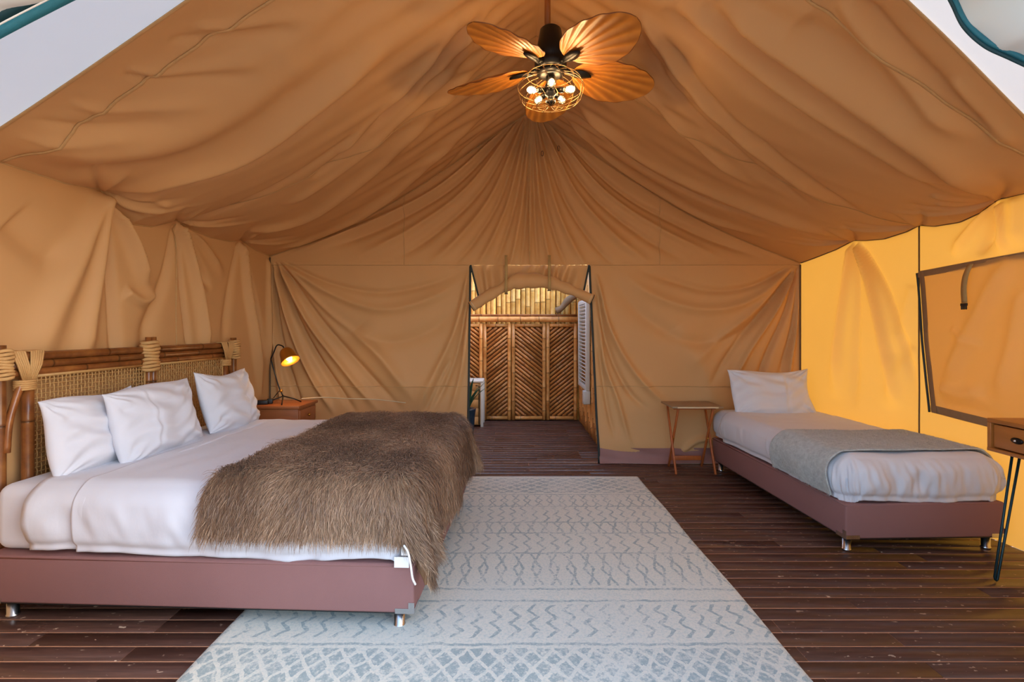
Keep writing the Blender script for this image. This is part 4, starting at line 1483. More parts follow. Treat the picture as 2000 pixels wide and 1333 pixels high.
# ---------------- fur throw
fx0, fx1 = -1.02, 0.0
TOPF = 0.712
Uf, Vf = np.meshgrid(np.linspace(-1.03, 0.36, 130), np.linspace(-0.21, KW + 0.10, 200), indexing='ij')
Uw = Uf + 0.025 * np.sin(Vf * 2.2 + 1) * (Uf < -0.6) * 1.0 - 0.05 * (Vf > 1.2) * (Vf - 1.2) * 0
Uw = Uw + 0.10 * np.clip((Vf - 0.0) / KW, 0, 1) * np.clip((-Uf - 0.3) / 0.7, 0, 1) * 0.6
Xf, Yf_, Zf_, nxf, nyf, ef = drape(Uw, Vf, -2.4, 0.012, -0.012, KW + 0.012, TOPF, 0.12)
sd = np.clip((ef - 0.1) / 0.35, 0, 1)
an = np.arctan2(nyf, nxf)
fl_ = np.sin(an * 7 + 0.5) * 0.06 * sd ** 1.3 * (np.abs(nxf * nyf) > 1e-4) + 0.020 * np.sin(Yf_ * 8 + 1.0) * sd * (np.abs(nxf) > 0.7) + 0.012 * np.sin(Xf * 11) * sd * (np.abs(nyf) > 0.7)
Xf = Xf + nxf * (0.035 * sd + fl_); Yf_ = Yf_ + nyf * (0.045 * sd + fl_ * 0.6)
Zf_ = Zf_ + (1 - np.clip(ef / 0.1, 0, 1)) * 0.012 * waves(Uf, Vf, 61, 6, 0.7, 3.0) + 0.02
PFUR = np.stack([Xf, Yf_, Zf_], -1)
fur = link('fur_throw', grid_mesh('fur_throw', PFUR), M['fur_base'], None, KP, (0, 0, KR))
props(fur, 'shaggy brown faux fur throw draped over the foot of the wide bed', 'throw')
md = fur.modifiers.new('thick', 'SOLIDIFY'); md.thickness = 0.010; md.offset = -1


def hair(name, P, n, length, wid, flow, mat, parent, colf, lift=0.5, seed=1, rand=0.35):
    """n short tapering strands rooted on grid P; flow(U, V, pos) -> lean direction"""
    g_ = np.random.default_rng(seed)
    a, b = P.shape[:2]
    i = g_.uniform(0, a - 1.001, n); j = g_.uniform(0, b - 1.001, n)
    i0 = i.astype(int); j0 = j.astype(int); fi = (i - i0)[:, None]; fj = (j - j0)[:, None]
    p = P[i0, j0] * (1 - fi) * (1 - fj) + P[i0 + 1, j0] * fi * (1 - fj) + P[i0, j0 + 1] * (1 - fi) * fj + P[i0 + 1, j0 + 1] * fi * fj
    du = P[i0 + 1, j0] - P[i0, j0]; dv = P[i0, j0 + 1] - P[i0, j0]
    nn = np.cross(du, dv); nn /= np.linalg.norm(nn, axis=1, keepdims=True) + 1e-12
    fl2 = flow(i / (a - 1), j / (b - 1), p)
    fl2 = fl2 + g_.normal(0, rand, (n, 3))
    fl2 -= nn * (fl2 * nn).sum(1, keepdims=True)
    fl2 /= np.linalg.norm(fl2, axis=1, keepdims=True) + 1e-9
    L = (length * g_.uniform(0.65, 1.2, n))[:, None]
    lf = lift * g_.uniform(0.6, 1.3, n)[:, None]
    sdv = np.cross(nn, fl2); sdv += g_.normal(0, 0.4, (n, 3)); sdv /= np.linalg.norm(sdv, axis=1, keepdims=True)
    w = (wid * g_.uniform(0.7, 1.3, n))[:, None]
    grav = np.array([0, 0, -1.0])
    p1 = p + nn * L * lf * 0.6 + fl2 * L * 0.35
    p2 = p + nn * L * lf * 0.85 + fl2 * L * 0.72 + grav * L * 0.05
    p3 = p + nn * L * lf * 0.80 + fl2 * L * 1.0 + grav * L * 0.16
    V = np.stack([p - sdv * w * .5, p + sdv * w * .5, p1 - sdv * w * .5, p1 + sdv * w * .5, p2 - sdv * w * .35, p2 + sdv * w * .35, p3], 1)
    base = (np.arange(n) * 7)[:, None]
    tris = np.array([[0, 1, 3], [0, 3, 2], [2, 3, 5], [2, 5, 4], [4, 5, 6]])
    F = (base[:, :, None] + tris[None]).reshape(-1, 3)
    me = bpy.data.meshes.new(name)
    me.vertices.add(n * 7); me.vertices.foreach_set('co', V.reshape(-1).astype(np.float32))
    me.loops.add(F.size); me.loops.foreach_set('vertex_index', F.reshape(-1).astype(np.int32))
    me.polygons.add(len(F))
    me.polygons.foreach_set('loop_start', (np.arange(len(F)) * 3).astype(np.int32))
    me.polygons.foreach_set('loop_total', np.full(len(F), 3, np.int32))
    me.polygons.foreach_set('use_smooth', np.full(len(F), True, bool))
    if colf is not None:
        c0, c1 = colf(p, n, g_)
        c = np.stack([c0, c0, c0 * .75 + c1 * .25, c0 * .75 + c1 * .25, c0 * .4 + c1 * .6, c0 * .4 + c1 * .6, c1], 1)
        rgba = np.concatenate([c, np.ones(c.shape[:2] + (1,))], -1)
        at_ = me.color_attributes.new('tint', 'FLOAT_COLOR', 'POINT')
        at_.data.foreach_set('color', rgba.reshape(-1).astype(np.float32))
    me.update(calc_edges=True)
    o = link(name, me, mat, parent)
    o['kind'] = 'stuff'
    return o


def fur_flow(u, v, p):
    f = np.zeros((len(u), 3))
    f[:, 0] = 0.35 + 0.5 * np.clip((u - 0.6) * 3, 0, 1)
    f[:, 1] = -0.8 + 1.1 * np.clip((v - 0.85) * 6, 0, 1)
    f[:, 2] = -1.0
    s_ = waves(p[:, 0], p[:, 1], 17, 4, 0.8, 2.5)
    f[:, 0] += 0.6 * s_
    return f


def fur_col(p, n, g_):
    s_ = waves(p[:, 0] * 1.3, p[:, 1] * 1.3, 23, 6, 0.6, 4.0)[:, None]
    dark = np.array(rgb(62, 42, 30)[:3]); mid = np.array(rgb(150, 112, 82)[:3]); lt = np.array(rgb(232, 196, 158)[:3])
    k = np.clip(0.42 + 0.34 * s_ + g_.normal(0, 0.24, (n, 1)), 0, 1)
    root = mid * (1 - k) + lt * k
    tip = dark * (1 - k) + mid * k
    return root, tip


def under_col(p, n, g_):
    s_ = waves(p[:, 0] * 1.3, p[:, 1] * 1.3, 29, 6, 0.6, 4.0)[:, None]
    k = np.clip(0.5 + 0.3 * s_ + g_.normal(0, 0.2, (n, 1)), 0, 1)
    c = np.array(rgb(184, 142, 104)[:3]) * (1 - k) + np.array(rgb(244, 212, 174)[:3]) * k
    return c, c


hair('undercoat', PFUR, 100000, 0.046, 0.0026, fur_flow, M['fur'], fur, under_col, 0.30, 5, 0.34)
hair('guard_hair', PFUR, 125000, 0.074, 0.0022, fur_flow, M['fur'], fur, fur_col, 0.46, 3, 0.32)
# pale lining turned out at the corner
ci = [(-0.035, -0.05, 0.44), (-0.012, -0.066, 0.415), (0.002, -0.072, 0.36), (0.010, -0.070, 0.30), (0.022, -0.062, 0.265)]
MB().tube(smooth_poly(ci, 28).tolist(), 0.005, 6, True).build('lining_edge', M['tag'], fur)

# ---------------- headboard
hb = empty('rattan_headboard', (-2.64, 2.65, 0), R(-2.7), 'rattan headboard with smoked bamboo frame and woven cane panels', 'headboard')
HL = 2.06
posts = {'near': 0.0, 'inner_near': 0.135, 'mid': 1.02, 'inner_far': HL - 0.15, 'far': HL}
for k, (y0_, y1_, z_, r_) in enumerate([(-0.04, HL + 0.03, 1.295, 0.024), (-0.03, HL + 0.02, 1.250, 0.022), (-0.03, HL + 0.02, 1.208, 0.021)]):
    pole('rail', (0.0, y0_, z_), (0.0, y1_, z_), r_, M['bamboo_dark'], hb, 12, 0.42, k)
for y in (0.0, HL):
    pole('post', (0, y, 0.02), (0, y, 1.36), 0.026, M['bamboo_dark'], hb, 12, 0.4, 2)
for y in (0.135, HL - 0.15):
    pole('post', (0.012, y, 0.02), (0.012, y, 1.19), 0.028, M['bamboo_dark'], hb, 12, 0.4, 3)
for dy in (-0.022, 0.022):
    pole('post', (0.02, 1.02 + dy, 0.02), (0.02, 1.02 + dy, 1.385), 0.021, M['bamboo_dark'], hb, 12, 0.45, 4)
for sgn, ya_, yb_ in ((1, 0.10, 0.0), (-1, HL - 0.115, HL)):
    pts = smooth_poly([(0.02, ya_, 1.17), (0.02, ya_ - sgn * 0.035, 1.08), (0.022, ya_ - sgn * 0.075, 0.95), (0.022, yb_ + sgn * 0.012, 0.80)], 16)
    MB().tube(pts.tolist(), 0.018, 9).build('curved_brace', M['bamboo_dark'], hb)


def raffia(y, z, h, w, v=False):
    mb = MB()
    n_ = 9
    for i in range(n_):
        zz = z - h / 2 + h * i / (n_ - 1)
        ww = w * (1 + 0.12 * math.sin(i * 1.3)) if not v else w * (0.55 + 0.6 * i / (n_ - 1))
        pts = [(0.012 + 0.042 * math.cos(a), y + ww * math.sin(a), zz + 0.004 * math.sin(a * 2 + i)) for a in np.linspace(0, 2 * PI, 14, endpoint=False)]
        mb.tube(pts, h / n_ * 0.62, 5, closed=True)
    mb.build('raffia_wrap', M['raffia'], hb)


raffia(0.0, 1.26, 0.14, 0.04); raffia(HL, 1.255, 0.15, 0.045); raffia(1.02, 1.25, 0.19, 0.062)
for y in (0.12, HL - 0.135):
    for dy in (-0.035, 0.035):
        mb = MB()
        for i in range(6):
            o_ = (i - 2.5) * 0.011
            mb.tube([(0.034, y + dy * 0.25 + o_ * 0.7, 1.165), (0.040, y + dy + o_, 1.25), (0.030, y + dy * 1.5 + o_ * 1.2, 1.322), (-0.02, y + dy * 1.5 + o_ * 1.2, 1.325), (-0.035, y + dy + o_, 1.25)], 0.0065, 5)
        mb.build('raffia_wrap', M['raffia'], hb)
    mb = MB()
    for i in range(5):
        mb.tube([(0.012 + 0.036 * math.cos(a), y + 0.05 * math.sin(a), 1.12 + i * 0.011) for a in np.linspace(0, 2 * PI, 14, endpoint=False)], 0.0065, 5, closed=True)
    mb.build('raffia_wrap', M['raffia'], hb)
for ya_, yb_ in ((0.165, 0.975), (1.065, HL - 0.18)):
    z0_, z1_ = 0.45, 1.185
    fm = MB()
    for z in (z0_, z1_): fm.tube([(0.008, ya_, z), (0.008, yb_, z)], 0.010, 6)
    for y in (ya_, yb_): fm.tube([(0.008, y, z0_), (0.008, y, z1_)], 0.008, 6)
    pn = fm.build('panel_frame', M['cane'], hb)
    wv_ = MB(); sp_ = 0.025
    ny_ = int((yb_ - ya_) / sp_); nz_ = int((z1_ - z0_) / sp_)
    for i in range(1, ny_):
        y = ya_ + (yb_ - ya_) * i / ny_
        wv_.tube([(0.008 + (0.0022 if (j + i) % 2 else -0.0022), y, z0_ + (z1_ - z0_) * j / nz_) for j in range(0, nz_ + 1, 1)], 0.0036, 4, False)
    for j in range(1, nz_):
        z = z0_ + (z1_ - z0_) * j / nz_
        wv_.tube([(0.008 + (-0.0022 if (j + i) % 2 else 0.0022), ya_ + (yb_ - ya_) * i / ny_, z) for i in range(0, ny_ + 1, 1)], 0.0036, 4, False)
    w_o = wv_.build('cane_weave', M['cane'], pn); w_o['kind'] = 'stuff'

# ---------------- single bed
SR = R(1.8)
SL_, SW = 2.0, 1.05
# the base builder runs along -x; turn it so that -x points away from the camera
SP = (2.145, 3.27, 0)
th = empty('bed_base', SP, R(-90) + SR, 'narrow mauve-brown upholstered box base of the single bed', 'bed base')
legs_and_base(th, SL_, SW, 0.10, 0.325, 0.075)
SZ = R(-90) + SR
ms = mattress('mattress', SL_ - 0.06, SW - 0.06, 0.326, 0.60, 0.06, (0, 0, 0), SZ, 'white mattress of the single bed beside the golden wall')
rotS = Matrix.Rotation(SZ, 3, 'Z')
ms.location = Vector(SP) + rotS @ Vector((-0.03, 0.03, 0))
sd_ = duvet('duvet', -1.78, -2.0, -0.005, 0.005, SW - 0.005, 0.625, 0.330, 0.10, M['sheet'], SP, SZ, 'white duvet over the single bed beneath the grey blanket', 8, 0.038, True, (230, 190), 24)
ss_ = duvet('top_sheet', -1.96, -2.2, -0.005, 0.010, SW - 0.010, 0.617, 0.36, 0.09, M['sheet'], SP, SZ, 'white top sheet at the pillow end of the single bed', 14, 0.008, False, (60, 150), 19)
bm = bmesh.new(); bm.from_mesh(ss_.data)
bmesh.ops.delete(bm, geom=[v for v in bm.verts if v.co.x > -1.68], context='VERTS')
bm.to_mesh(ss_.data); bm.free()
pillow('pillow', 0.82, 0.48, 0.20, (2.60, 5.10, 0.80), R(20), R(0), 'single white pillow propped against the canvas at the head of the narrow bed', 21, R(1.0))

# grey blanket
Ub, Vb = np.meshgrid(np.linspace(-0.76, -0.115, 90), np.linspace(-0.26, SW + 0.24, 170), indexing='ij')
lead = np.clip((0.16 - Vb) / 0.36, 0, 1)
Uq = Ub + 0.02 * np.sin(Vb * 4) + 0.05 * np.clip((Ub + 0.45) / 0.4, 0, 1) * lead
Xb, Yb_, Zb, nxb, nyb, eb = drape(Uq, Vb, -3.0, 0.022, -0.022, SW + 0.022, 0.642, 0.105)
sdb = np.clip((eb - 0.08) / 0.25, 0, 1)
Yb_ = Yb_ + nyb * (0.03 * np.sin(PI * sdb) + 0.016 + 0.010 * np.sin(Xb * 14 + 1) * sdb)
Zb = Zb + 0.006 * waves(Ub, Vb, 91, 6, 0.8, 3) * (1 - sdb) + 0.010 * sdb * np.sin(Xb * 9)
PBK = np.stack([Xb, Yb_, Zb], -1)
bl = link('wool_blanket', grid_mesh('wool_blanket', PBK), M['blanket'], None, SP, (0, 0, SZ))
props(bl, 'fuzzy grey blanket laid across the foot of the single bed', 'blanket')
md = bl.modifiers.new('thick', 'SOLIDIFY'); md.thickness = 0.010; md.offset = 0.2
hair('fuzz', PBK, 45000, 0.013, 0.0016, lambda u, v, p: np.tile(np.array([0.2, -0.5, -0.5]), (len(u), 1)), M['fuzz'], bl, None, 0.8, 8, 0.9)

# ================================================================== tray table
tt = empty('folding_tray_table', (1.835, 5.19, 0), 0, 'folding wooden tray table with crossed orange legs beside the single bed', 'side table')
MB().bbox((0, -0.005, 0.672), (0.50, 0.38, 0.018), 0.004).build('tray_top', M['tray_top'], tt)
MB().bbox((0, -0.197, 0.671), (0.40, 0.006, 0.014), 0.002).build('edge_strip', M['cord'], tt)
for yy in (-0.10, 0.10):
    MB().bbox((0, yy, 0.650), (0.42, 0.022, 0.022), 0.003).build('top_batten', M['orange_wood'], tt)


def bar(name, p0, p1, a, b, mat, parent):
    p0 = Vector(p0); p1 = Vector(p1); d = p1 - p0
    q = d.to_track_quat('Z', 'X').to_matrix()
    return MB().bbox((p0 + p1) / 2, (a, b, d.length), 0.003, 1, q).build(name, mat, parent)


for sx in (-1, 1):
    bar('leg', (sx * 0.195, -0.135, 0.0), (sx * 0.195, 0.15, 0.655), 0.026, 0.018, M['orange_wood'], tt)
    bar('leg', (sx * 0.172, 0.175, 0.0), (sx * 0.172, -0.13, 0.655), 0.026, 0.018, M['orange_wood'], tt)
    MB().lathe([(0, -0.018), (0.006, -0.018), (0.006, 0.018), (0, 0.018)], 10, (sx * 0.184, 0.008, 0.33), Matrix.Rotation(R(90), 3, 'Y')).build('pivot_bolt', M['brass'], tt)
MB().bbox((0, 0.165, 0.09), (0.33, 0.016, 0.045), 0.003).build('stretcher', M['orange_wood'], tt)

# ================================================================== writing desk on hairpin legs
dk_ = empty('hairpin_desk', (2.70, 2.90, 0), R(-2.0), 'honey wood desk with drawers on slim hairpin legs at the right edge', 'desk')
DW, DD = 0.55, 1.10                            # depth towards wall (+x), length towards camera (-y)
MB().bbox((DW / 2, -DD / 2, 0.93), (DW, DD, 0.024), 0.004).build('top', M['desk_wood'], dk_)
MB().bbox((DW / 2, -DD / 2, 0.768), (DW, DD, 0.02), 0.003).build('bottom_panel', M['desk_wood'], dk_)
for y in (-0.011, -DD + 0.011, -DD / 2):
    MB().bbox((DW / 2, y, 0.848), (DW - 0.004, 0.022, 0.142), 0.003).build('side_panel', M['desk_wood'], dk_)
MB().bbox((DW - 0.01, -DD / 2, 0.848), (0.018, DD - 0.03, 0.142), 0.003).build('back_panel', M['desk_wood'], dk_)
for y in (-0.2855, -DD + 0.2855):
    dr = MB().bbox((0.016, y, 0.848), (0.018, 0.50, 0.126), 0.004).build('drawer', M['desk_wood'], dk_)
    oy = -0.165 - y if y > -0.5 else 0
    MB().lathe([(0.0, 0.0), (0.026, 0.0), (0.028, 0.004), (0.018, 0.008), (0.0, 0.009)], 20, (0.006, y + oy * 0.9, 0.848), Matrix.Rotation(R(-90), 3, 'Y') @ Matrix.Diagonal((0.6, 1.3, 1))).build('pull_plate', M['black'], dr)
    MB().lathe([(0.0, 0.0), (0.007, 0.002), (0.008, 0.012), (0.0, 0.016)], 14, (0.0, y + oy * 0.9, 0.848), Matrix.Rotation(R(-90), 3, 'Y')).build('knob', M['chrome'], dr)
for lx, ly, sx, sy in ((0.085, -0.05, -1, 1), (DW - 0.06, -0.05, 1, 1), (0.085, -DD + 0.06, -1, -1), (DW - 0.06, -DD + 0.06, 1, -1)):
    b_ = Vector((lx + sx * 0.01, ly + sy * 0.075, 0.008))
    t1 = Vector((lx - sx * 0.012, ly, 0.76)); t2 = Vector((lx + sx * 0.0 + sx * -0.012 * 0 + 0.035, ly - 0.02, 0.76))
    lg = MB().tube([t1, b_ + Vector((-0.009, 0, 0.02)), b_ + Vector((-0.005, 0, 0.004)), b_, b_ + Vector((0.005, 0, 0.004)), b_ + Vector((0.009, 0, 0.02)), t2], 0.0065, 8).build('hairpin_leg', M['hairpin'], dk_)
    MB().bbox((lx, ly, 0.756), (0.09, 0.07, 0.005), 0.001).build('mount_plate', M['hairpin'], lg)

# ================================================================== nightstand, lamp and plugs
ns = empty('nightstand', (-2.17, 4.80, 0), R(-2), 'reddish wooden nightstand between the wide bed and the back wall', 'nightstand')
MB().bbox((0, 0, 0.735), (0.58, 0.42, 0.026), 0.004).build('top', M['night_wood'], ns)
MB().bbox((0, 0.005, 0.555), (0.54, 0.38, 0.332), 0.004).build('body', M['night_wood'], ns)
dr = MB().bbox((0.275, 0, 0.64), (0.016, 0.34, 0.13), 0.004).build('drawer', M['night_wood'], ns)
MB().lathe([(0, 0), (0.012, 0.004), (0.014, 0.016), (0, 0.022)], 14, (0.283, 0, 0.64), Matrix.Rotation(R(90), 3, 'Y')).build('knob', M['brass'], dr)
for sx in (-1, 1):
    for sy in (-1, 1):
        bar('leg', (sx * 0.24, sy * 0.16, 0.0), (sx * 0.23, sy * 0.15, 0.39), 0.04, 0.04, M['night_wood'], ns)

LZ = 0.748
lp = empty('desk_lamp', (-2.13, 4.78, LZ), 0, 'lit brass reading lamp on thin black legs standing on the nightstand', 'lamp')
lo = Vector(lp.location)
dL = 4.78
hub = at(553, 774, dL) - lo; hub.z = max(hub.z, 0.045)
el = at(529, 702, dL) - lo; nk = at(541, 675, dL) - lo; nk2 = at(551, 676, dL) - lo; sh_top = at(556, 682, dL) - lo
MB().tube(smooth_poly([tuple(hub), tuple(at(545, 757, dL) - lo), tuple(at(536, 727, dL) - lo), tuple(el)], 12).tolist(), 0.006, 7).build('lower_arm', M['black'], lp)
MB().tube(smooth_poly([tuple(el), tuple(at(535, 688, dL) - lo), tuple(nk), tuple(nk2), tuple(sh_top)], 16).tolist(), 0.006, 7).build('upper_arm', M['black'], lp)
MB().lathe([(0, -0.012), (0.012, -0.012), (0.014, 0), (0.012, 0.012), (0, 0.012)], 12, tuple(at(549, 764, dL) - lo), Matrix.Rotation(R(90), 3, 'X')).build('pivot_knob', M['brass'], lp)
for ex, ey in ((-0.12, -0.05), (0.05, -0.14), (0.15, 0.05)):
    MB().tube([hub, hub + Vector((ex * 0.6, ey * 0.6, -hub.z * 0.45)), Vector((hub.x + ex, hub.y + ey, 0.006))], 0.0055, 6).build('leg', M['black'], lp)
MB().tube([at(546, 763, dL) - lo, at(534, 778, dL) - lo], 0.004, 6).build('strut', M['black'], lp)
ax = (at(576, 708, dL) - at(556, 682, dL)); ax = (ax.normalized() + Vector((0.0, -0.35, -0.15))).normalized()
q = ax.to_track_quat('Z', 'X').to_matrix()
shp = MB().lathe([(0.008, -0.006), (0.028, 0.0), (0.050, 0.015), (0.064, 0.045), (0.070, 0.085), (0.082, 0.125), (0.086, 0.140), (0.083, 0.1395), (0.067, 0.085), (0.060, 0.045), (0.046, 0.018), (0.020, 0.006), (0.0, 0.006)], 28, tuple(sh_top), q).build('lamp_shade', M['brass'], lp)
MB().lathe([(0.0, 0.135), (0.016, 0.130), (0.027, 0.110), (0.024, 0.085), (0.014, 0.062), (0.0, 0.060)], 16, tuple(sh_top), q).build('bulb', emis('reading_bulb', (1, 0.55, 0.16, 1), 18), lp)
pl = bpy.data.lights.new('lamp_glow', 'POINT'); pl.energy = 2.2; pl.color = (1, 0.62, 0.28); pl.shadow_soft_size = 0.025
po = bpy.data.objects.new('lamp_glow', pl); COL.objects.link(po); po.parent = lp; po.location = sh_top + ax * 0.155

ad = empty('plug_adapter', (-2.27, 4.70, LZ), R(15), 'black power adapter lying on the nightstand by the lamp', 'adapter')
MB().bbox((0, 0, 0.02), (0.10, 0.06, 0.038), 0.008).build('block', M['black_plastic'], ad)
MB().bbox((0.06, 0.015, 0.026), (0.05, 0.045, 0.045), 0.006).build('plug', M['black_plastic'], ad)
MB().bbox((-0.07, -0.01, 0.02), (0.035, 0.035, 0.035), 0.006).build('white_plug', M['pink_plug'], ad)
cd = MB().tube(smooth_poly([(-1.98, 4.86, LZ + 0.03), (-1.80, 4.95, LZ + 0.03), (-1.66, 5.15, 0.74), (-1.4, 5.36, 0.70), (-1.1, 5.40, 0.66)], 24).tolist(), 0.005, 6).build('lamp_cord', M['cord'])
props(cd, 'pale cord running from the lamp along the back wall', 'cord')

# ================================================================== ceiling fan
FX, FY, FZ = 0.262, 3.30, 3.12
fan = empty('ceiling_fan', (FX, FY, FZ), 0, 'ceiling fan with five palm-leaf blades and a caged light cluster', 'ceiling fan')
top_gap = RZ - FZ
MB().tube([(-0.02, 0, 0.26), (-0.02, 0, top_gap - 0.05)], 0.020, 10).build('downrod', plain('fan_rod_wood', rgb(160, 92, 34), 0.5, var=0.2, stretch=(10, 10, 1)), fan)
MB().lathe([(0, 0.275), (0.03, 0.275), (0.055, 0.262), (0.068, 0.25), (0.088, 0.14), (0.100, 0.10), (0.102, 0.06), (0.098, 0.045), (0.104, 0.035), (0.104, 0.0), (0.080, -0.012), (0.0, -0.012)], 32).build('motor_housing', M['black'], fan)
MB().lathe([(0.072, -0.012), (0.088, -0.018), (0.088, -0.036), (0.060, -0.046), (0.0, -0.05)], 28).build('light_plate', M['black'], fan)


def blade_mesh():
    ns_, nw = 100, 121
    L0, L1 = 0.155, 0.735
    s = np.linspace(0, 1, ns_); w = np.linspace(-1, 1, nw)
    S, Wd = np.meshgrid(s, w, indexing='ij')
    hw = 0.178 * np.clip(np.sin(PI * np.clip(S, 0, 1) ** 1.05), 0, 1) ** 0.5 + 0.004
    X = L0 + (L1 - L0) * S + 0.030 * (np.abs(Wd) ** 2) * np.sin(PI * S) * -0.6
    Y = hw * Wd
    ang = np.arctan2(Y, (X - L0) + 0.07)
    ripple = np.cos(ang * 46)
    fade = np.clip(S * 7, 0, 1) * np.clip((1 - S) * 6, 0.25, 1)
    Z = 0.0034 * ripple * fade - 0.20 * (Y ** 2) / 0.18 - 0.05 * S ** 2 + 0.012
    P = np.stack([X, Y, Z], -1)
    me = grid_mesh('blade', P)
    a = me.attributes.new('rib', 'FLOAT', 'POINT')
    edge = np.clip((np.abs(Wd) - 0.965) / 0.035, 0, 1)
    a.data.foreach_set('value', np.clip(0.55 * (0.5 - 0.5 * ripple) * fade ** 0.3 + edge * 0.8, 0, 1).reshape(-1).astype(np.float32))
    me.materials.append(M['blade'])
    return me


bmesh_ = blade_mesh()
iron = MB()
rows = []
for t in np.linspace(0, 1, 14):
    wv2 = 0.032 * math.sin(PI * t) ** 0.7 + 0.002
    rows.append([(0.13 + 0.15 * t, -wv2, -0.002 - 0.006 * t), (0.13 + 0.15 * t, 0, -0.014 - 0.004 * t), (0.13 + 0.15 * t, wv2, -0.002 - 0.006 * t)])
ir_me = grid_mesh('blade_iron', np.array(rows)); ir_me.materials.append(M['black'])
arm_me = MB().tube([(0.07, 0, 0.012), (0.11, 0, 0.008), (0.15, 0, -0.004)], [0.016, 0.014, 0.012], 8).mesh('iron_arm'); arm_me.materials.append(M['black'])
for k in range(5):
    b = link('blade', bmesh_, None, fan)
    a = R(16 + 72 * k)
    b.rotation_euler = (Matrix.Rotation(a, 3, 'Z') @ Matrix.Rotation(R(-14), 3, 'X')).to_euler()
    md = b.modifiers.new('thick', 'SOLIDIFY'); md.thickness = 0.005
    io = link('blade_iron', ir_me, None, b)
    md = io.modifiers.new('thick', 'SOLIDIFY'); md.thickness = 0.006
    link('iron_arm', arm_me, None, b)
# central stem
MB().lathe([(0.0, -0.05), (0.030, -0.05), (0.030, -0.075), (0.022, -0.085), (0.022, -0.115), (0.036, -0.125), (0.036, -0.165), (0.022, -0.175), (0.018, -0.20), (0.030, -0.205), (0.030, -0.222), (0.012, -0.232), (0.0, -0.234)], 22).build('stem', M['black'], fan)
MB().tube(smooth_poly([(0.02, -0.03, -0.06), (0.035, -0.04, -0.10), (0.02, -0.045, -0.13), (0.04, -0.045, -0.165), (0.035, -0.04, -0.19)], 14).tolist(), 0.003, 5).build('pull_chain', M['wire'], fan)
for k in range(5):
    a = R(-20 + 72 * k)
    dv = Vector((math.cos(a), math.sin(a), -0.10)).normalized()
    q = dv.to_track_quat('Z', 'X').to_matrix()
    p0 = Vector((0, 0, -0.138)) + dv * 0.03
    so_ = MB().lathe([(0.0, 0.0), (0.014, 0.0), (0.014, 0.03), (0.018, 0.032), (0.018, 0.058), (0.0, 0.058)], 14, p0, q).build('socket', M['black'], fan)
    bu = MB().lathe([(0.010, 0.058), (0.013, 0.066), (0.023, 0.086), (0.027, 0.104), (0.022, 0.122), (0.010, 0.132), (0.0, 0.134)], 16, p0, q).build('bulb', M['bulb_glass'], fan)
    MB().lathe([(0.0, 0.068), (0.008, 0.072), (0.0125, 0.092), (0.0125, 0.108), (0.006, 0.120), (0.0, 0.122)], 12, p0, q).build('filament', M['bulb'], bu)
    pl = bpy.data.lights.new('bulb_light', 'POINT'); pl.energy = 2.4; pl.color = (1, 0.66, 0.34); pl.shadow_soft_size = 0.03
    po = bpy.data.objects.new('bulb_light', pl); COL.objects.link(po); po.parent = fan; po.location = p0 + dv * 0.098
# wire cage
cg = MB()
prof = [(0.085, -0.028), (0.150, -0.045), (0.200, -0.085), (0.212, -0.125), (0.200, -0.170), (0.185, -0.200), (0.12, -0.228), (0.05, -0.240), (0.018, -0.236)]
PP = smooth_poly(prof, 32)
for k in range(15):
    a0 = 2 * PI * k / 15
    pts = []
    for i, (r_, z_) in enumerate(PP):
        a = a0 + 0.9 * i / len(PP)
        pts.append((r_ * math.cos(a), r_ * math.sin(a), z_))
    cg.tube(pts, 0.0014, 4, False)
for r_, z_ in ((0.150, -0.045), (0.212, -0.122), (0.186, -0.200), (0.09, -0.236)):
    cg.tube([(r_ * math.cos(a), r_ * math.sin(a), z_) for a in np.linspace(0, 2 * PI, 48, endpoint=False)], 0.0024, 5, closed=True)
cg.build('wire_cage', M['wire'], fan)

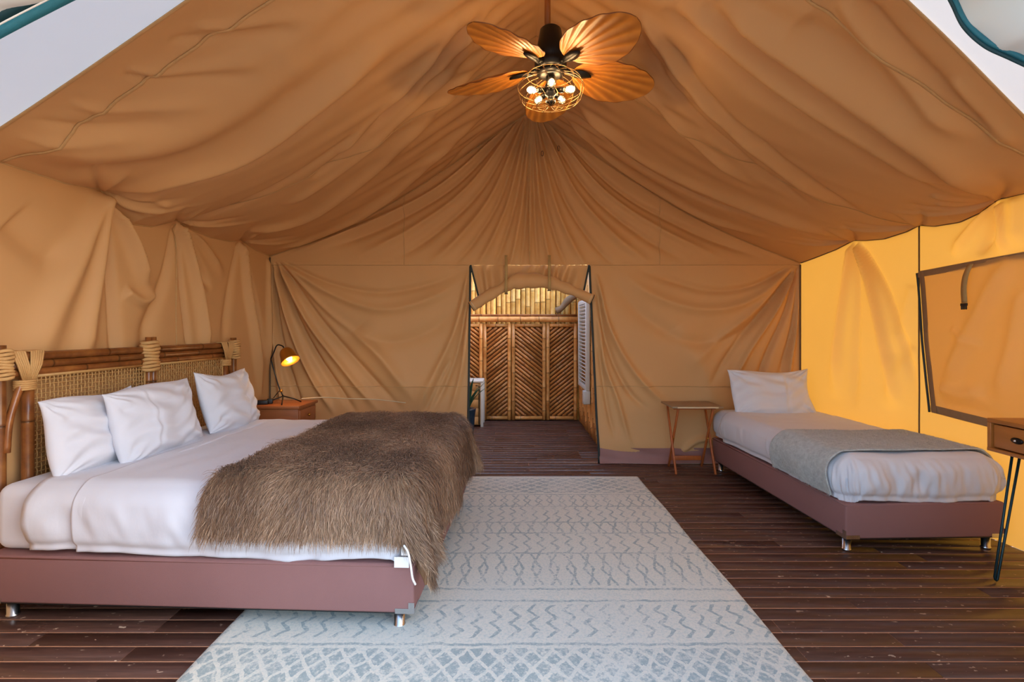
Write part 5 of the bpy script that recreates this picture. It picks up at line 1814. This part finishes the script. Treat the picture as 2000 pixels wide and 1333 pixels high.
# ================================================================== rolled entrance panels (white with teal zips)
def entrance_panel(name, label, edge, inner, folds_seed, width=0.03):
    """edge: picture polyline of the zip edge with distances; inner: second edge further out"""
    A = smooth_poly([tuple(at(*e)) for e in edge], 40)
    B = smooth_poly([tuple(at(*e)) for e in inner], 40)
    n_ = min(len(A), len(B)); A = A[:n_]; B = B[:n_]
    org = Vector(A[n_ // 2])
    th_ = empty(name, org, 0, label, 'entrance flap')
    s_ = np.linspace(0, 1, 26)
    rows = []
    for t in s_:
        row = A * (1 - t) + B * t
        row[:, 2] -= 0.05 * math.sin(PI * t) + 0.008 * np.sin(np.arange(n_) * 0.5 + t * 9)
        row[:, 1] -= 0.04 * math.sin(PI * t)
        rows.append(row - np.array(org))
    o = link('panel', grid_mesh('panel', np.array(rows)), M['white_fly'], th_)
    md = o.modifiers.new('thick', 'SOLIDIFY'); md.thickness = 0.003
    return th_, A - np.array(org), B - np.array(org)


th_, A, B = entrance_panel('entrance_flap', 'white entrance flap with striped teal zip, rolled back at the upper left corner',
                           [(-160, 158, 1.62), (0, 68, 1.66), (130, 0, 1.70), (330, -100, 1.76)],
                           [(-260, 60, 1.50), (-80, -60, 1.52), (60, -130, 1.55), (260, -230, 1.6)], 1)
d_ = (B - A)
for t0_, t1_, mt, nm in ((0.0, 0.17, 'teal', 'zip_tape'), (0.17, 0.20, 'tag', 'zip_teeth'), (0.20, 0.40, 'teal_dark', 'zip_tape')):
    rows = [A + d_ * t0_ + np.array([0, -0.02, -0.035]), A + d_ * t1_ + np.array([0, -0.02, -0.035])]
    o = link(nm, grid_mesh(nm, np.array(rows)), M[mt], th_)
    md = o.modifiers.new('thick', 'SOLIDIFY'); md.thickness = 0.004

th_, A, B = entrance_panel('entrance_flap', 'white entrance flap with curved teal zip, bunched at the upper right corner',
                           [(1830, -60, 1.78), (1862, 0, 1.76), (1885, 45, 1.74), (1925, 82, 1.72), (1975, 106, 1.70), (2040, 136, 1.68)],
                           [(1920, -160, 1.66), (1990, -100, 1.62), (2040, -50, 1.6), (2080, -20, 1.58), (2130, 0, 1.56), (2200, 30, 1.54)], 2)
MB().tube([Vector(p) for p in A], 0.016, 8, True, 0.6).build('zip_tape', M['teal'], th_)
MB().tube([Vector(p) + Vector((-0.008, -0.004, -0.016)) for p in A], 0.006, 6).build('zip_coil', M['teal_dark'], th_)
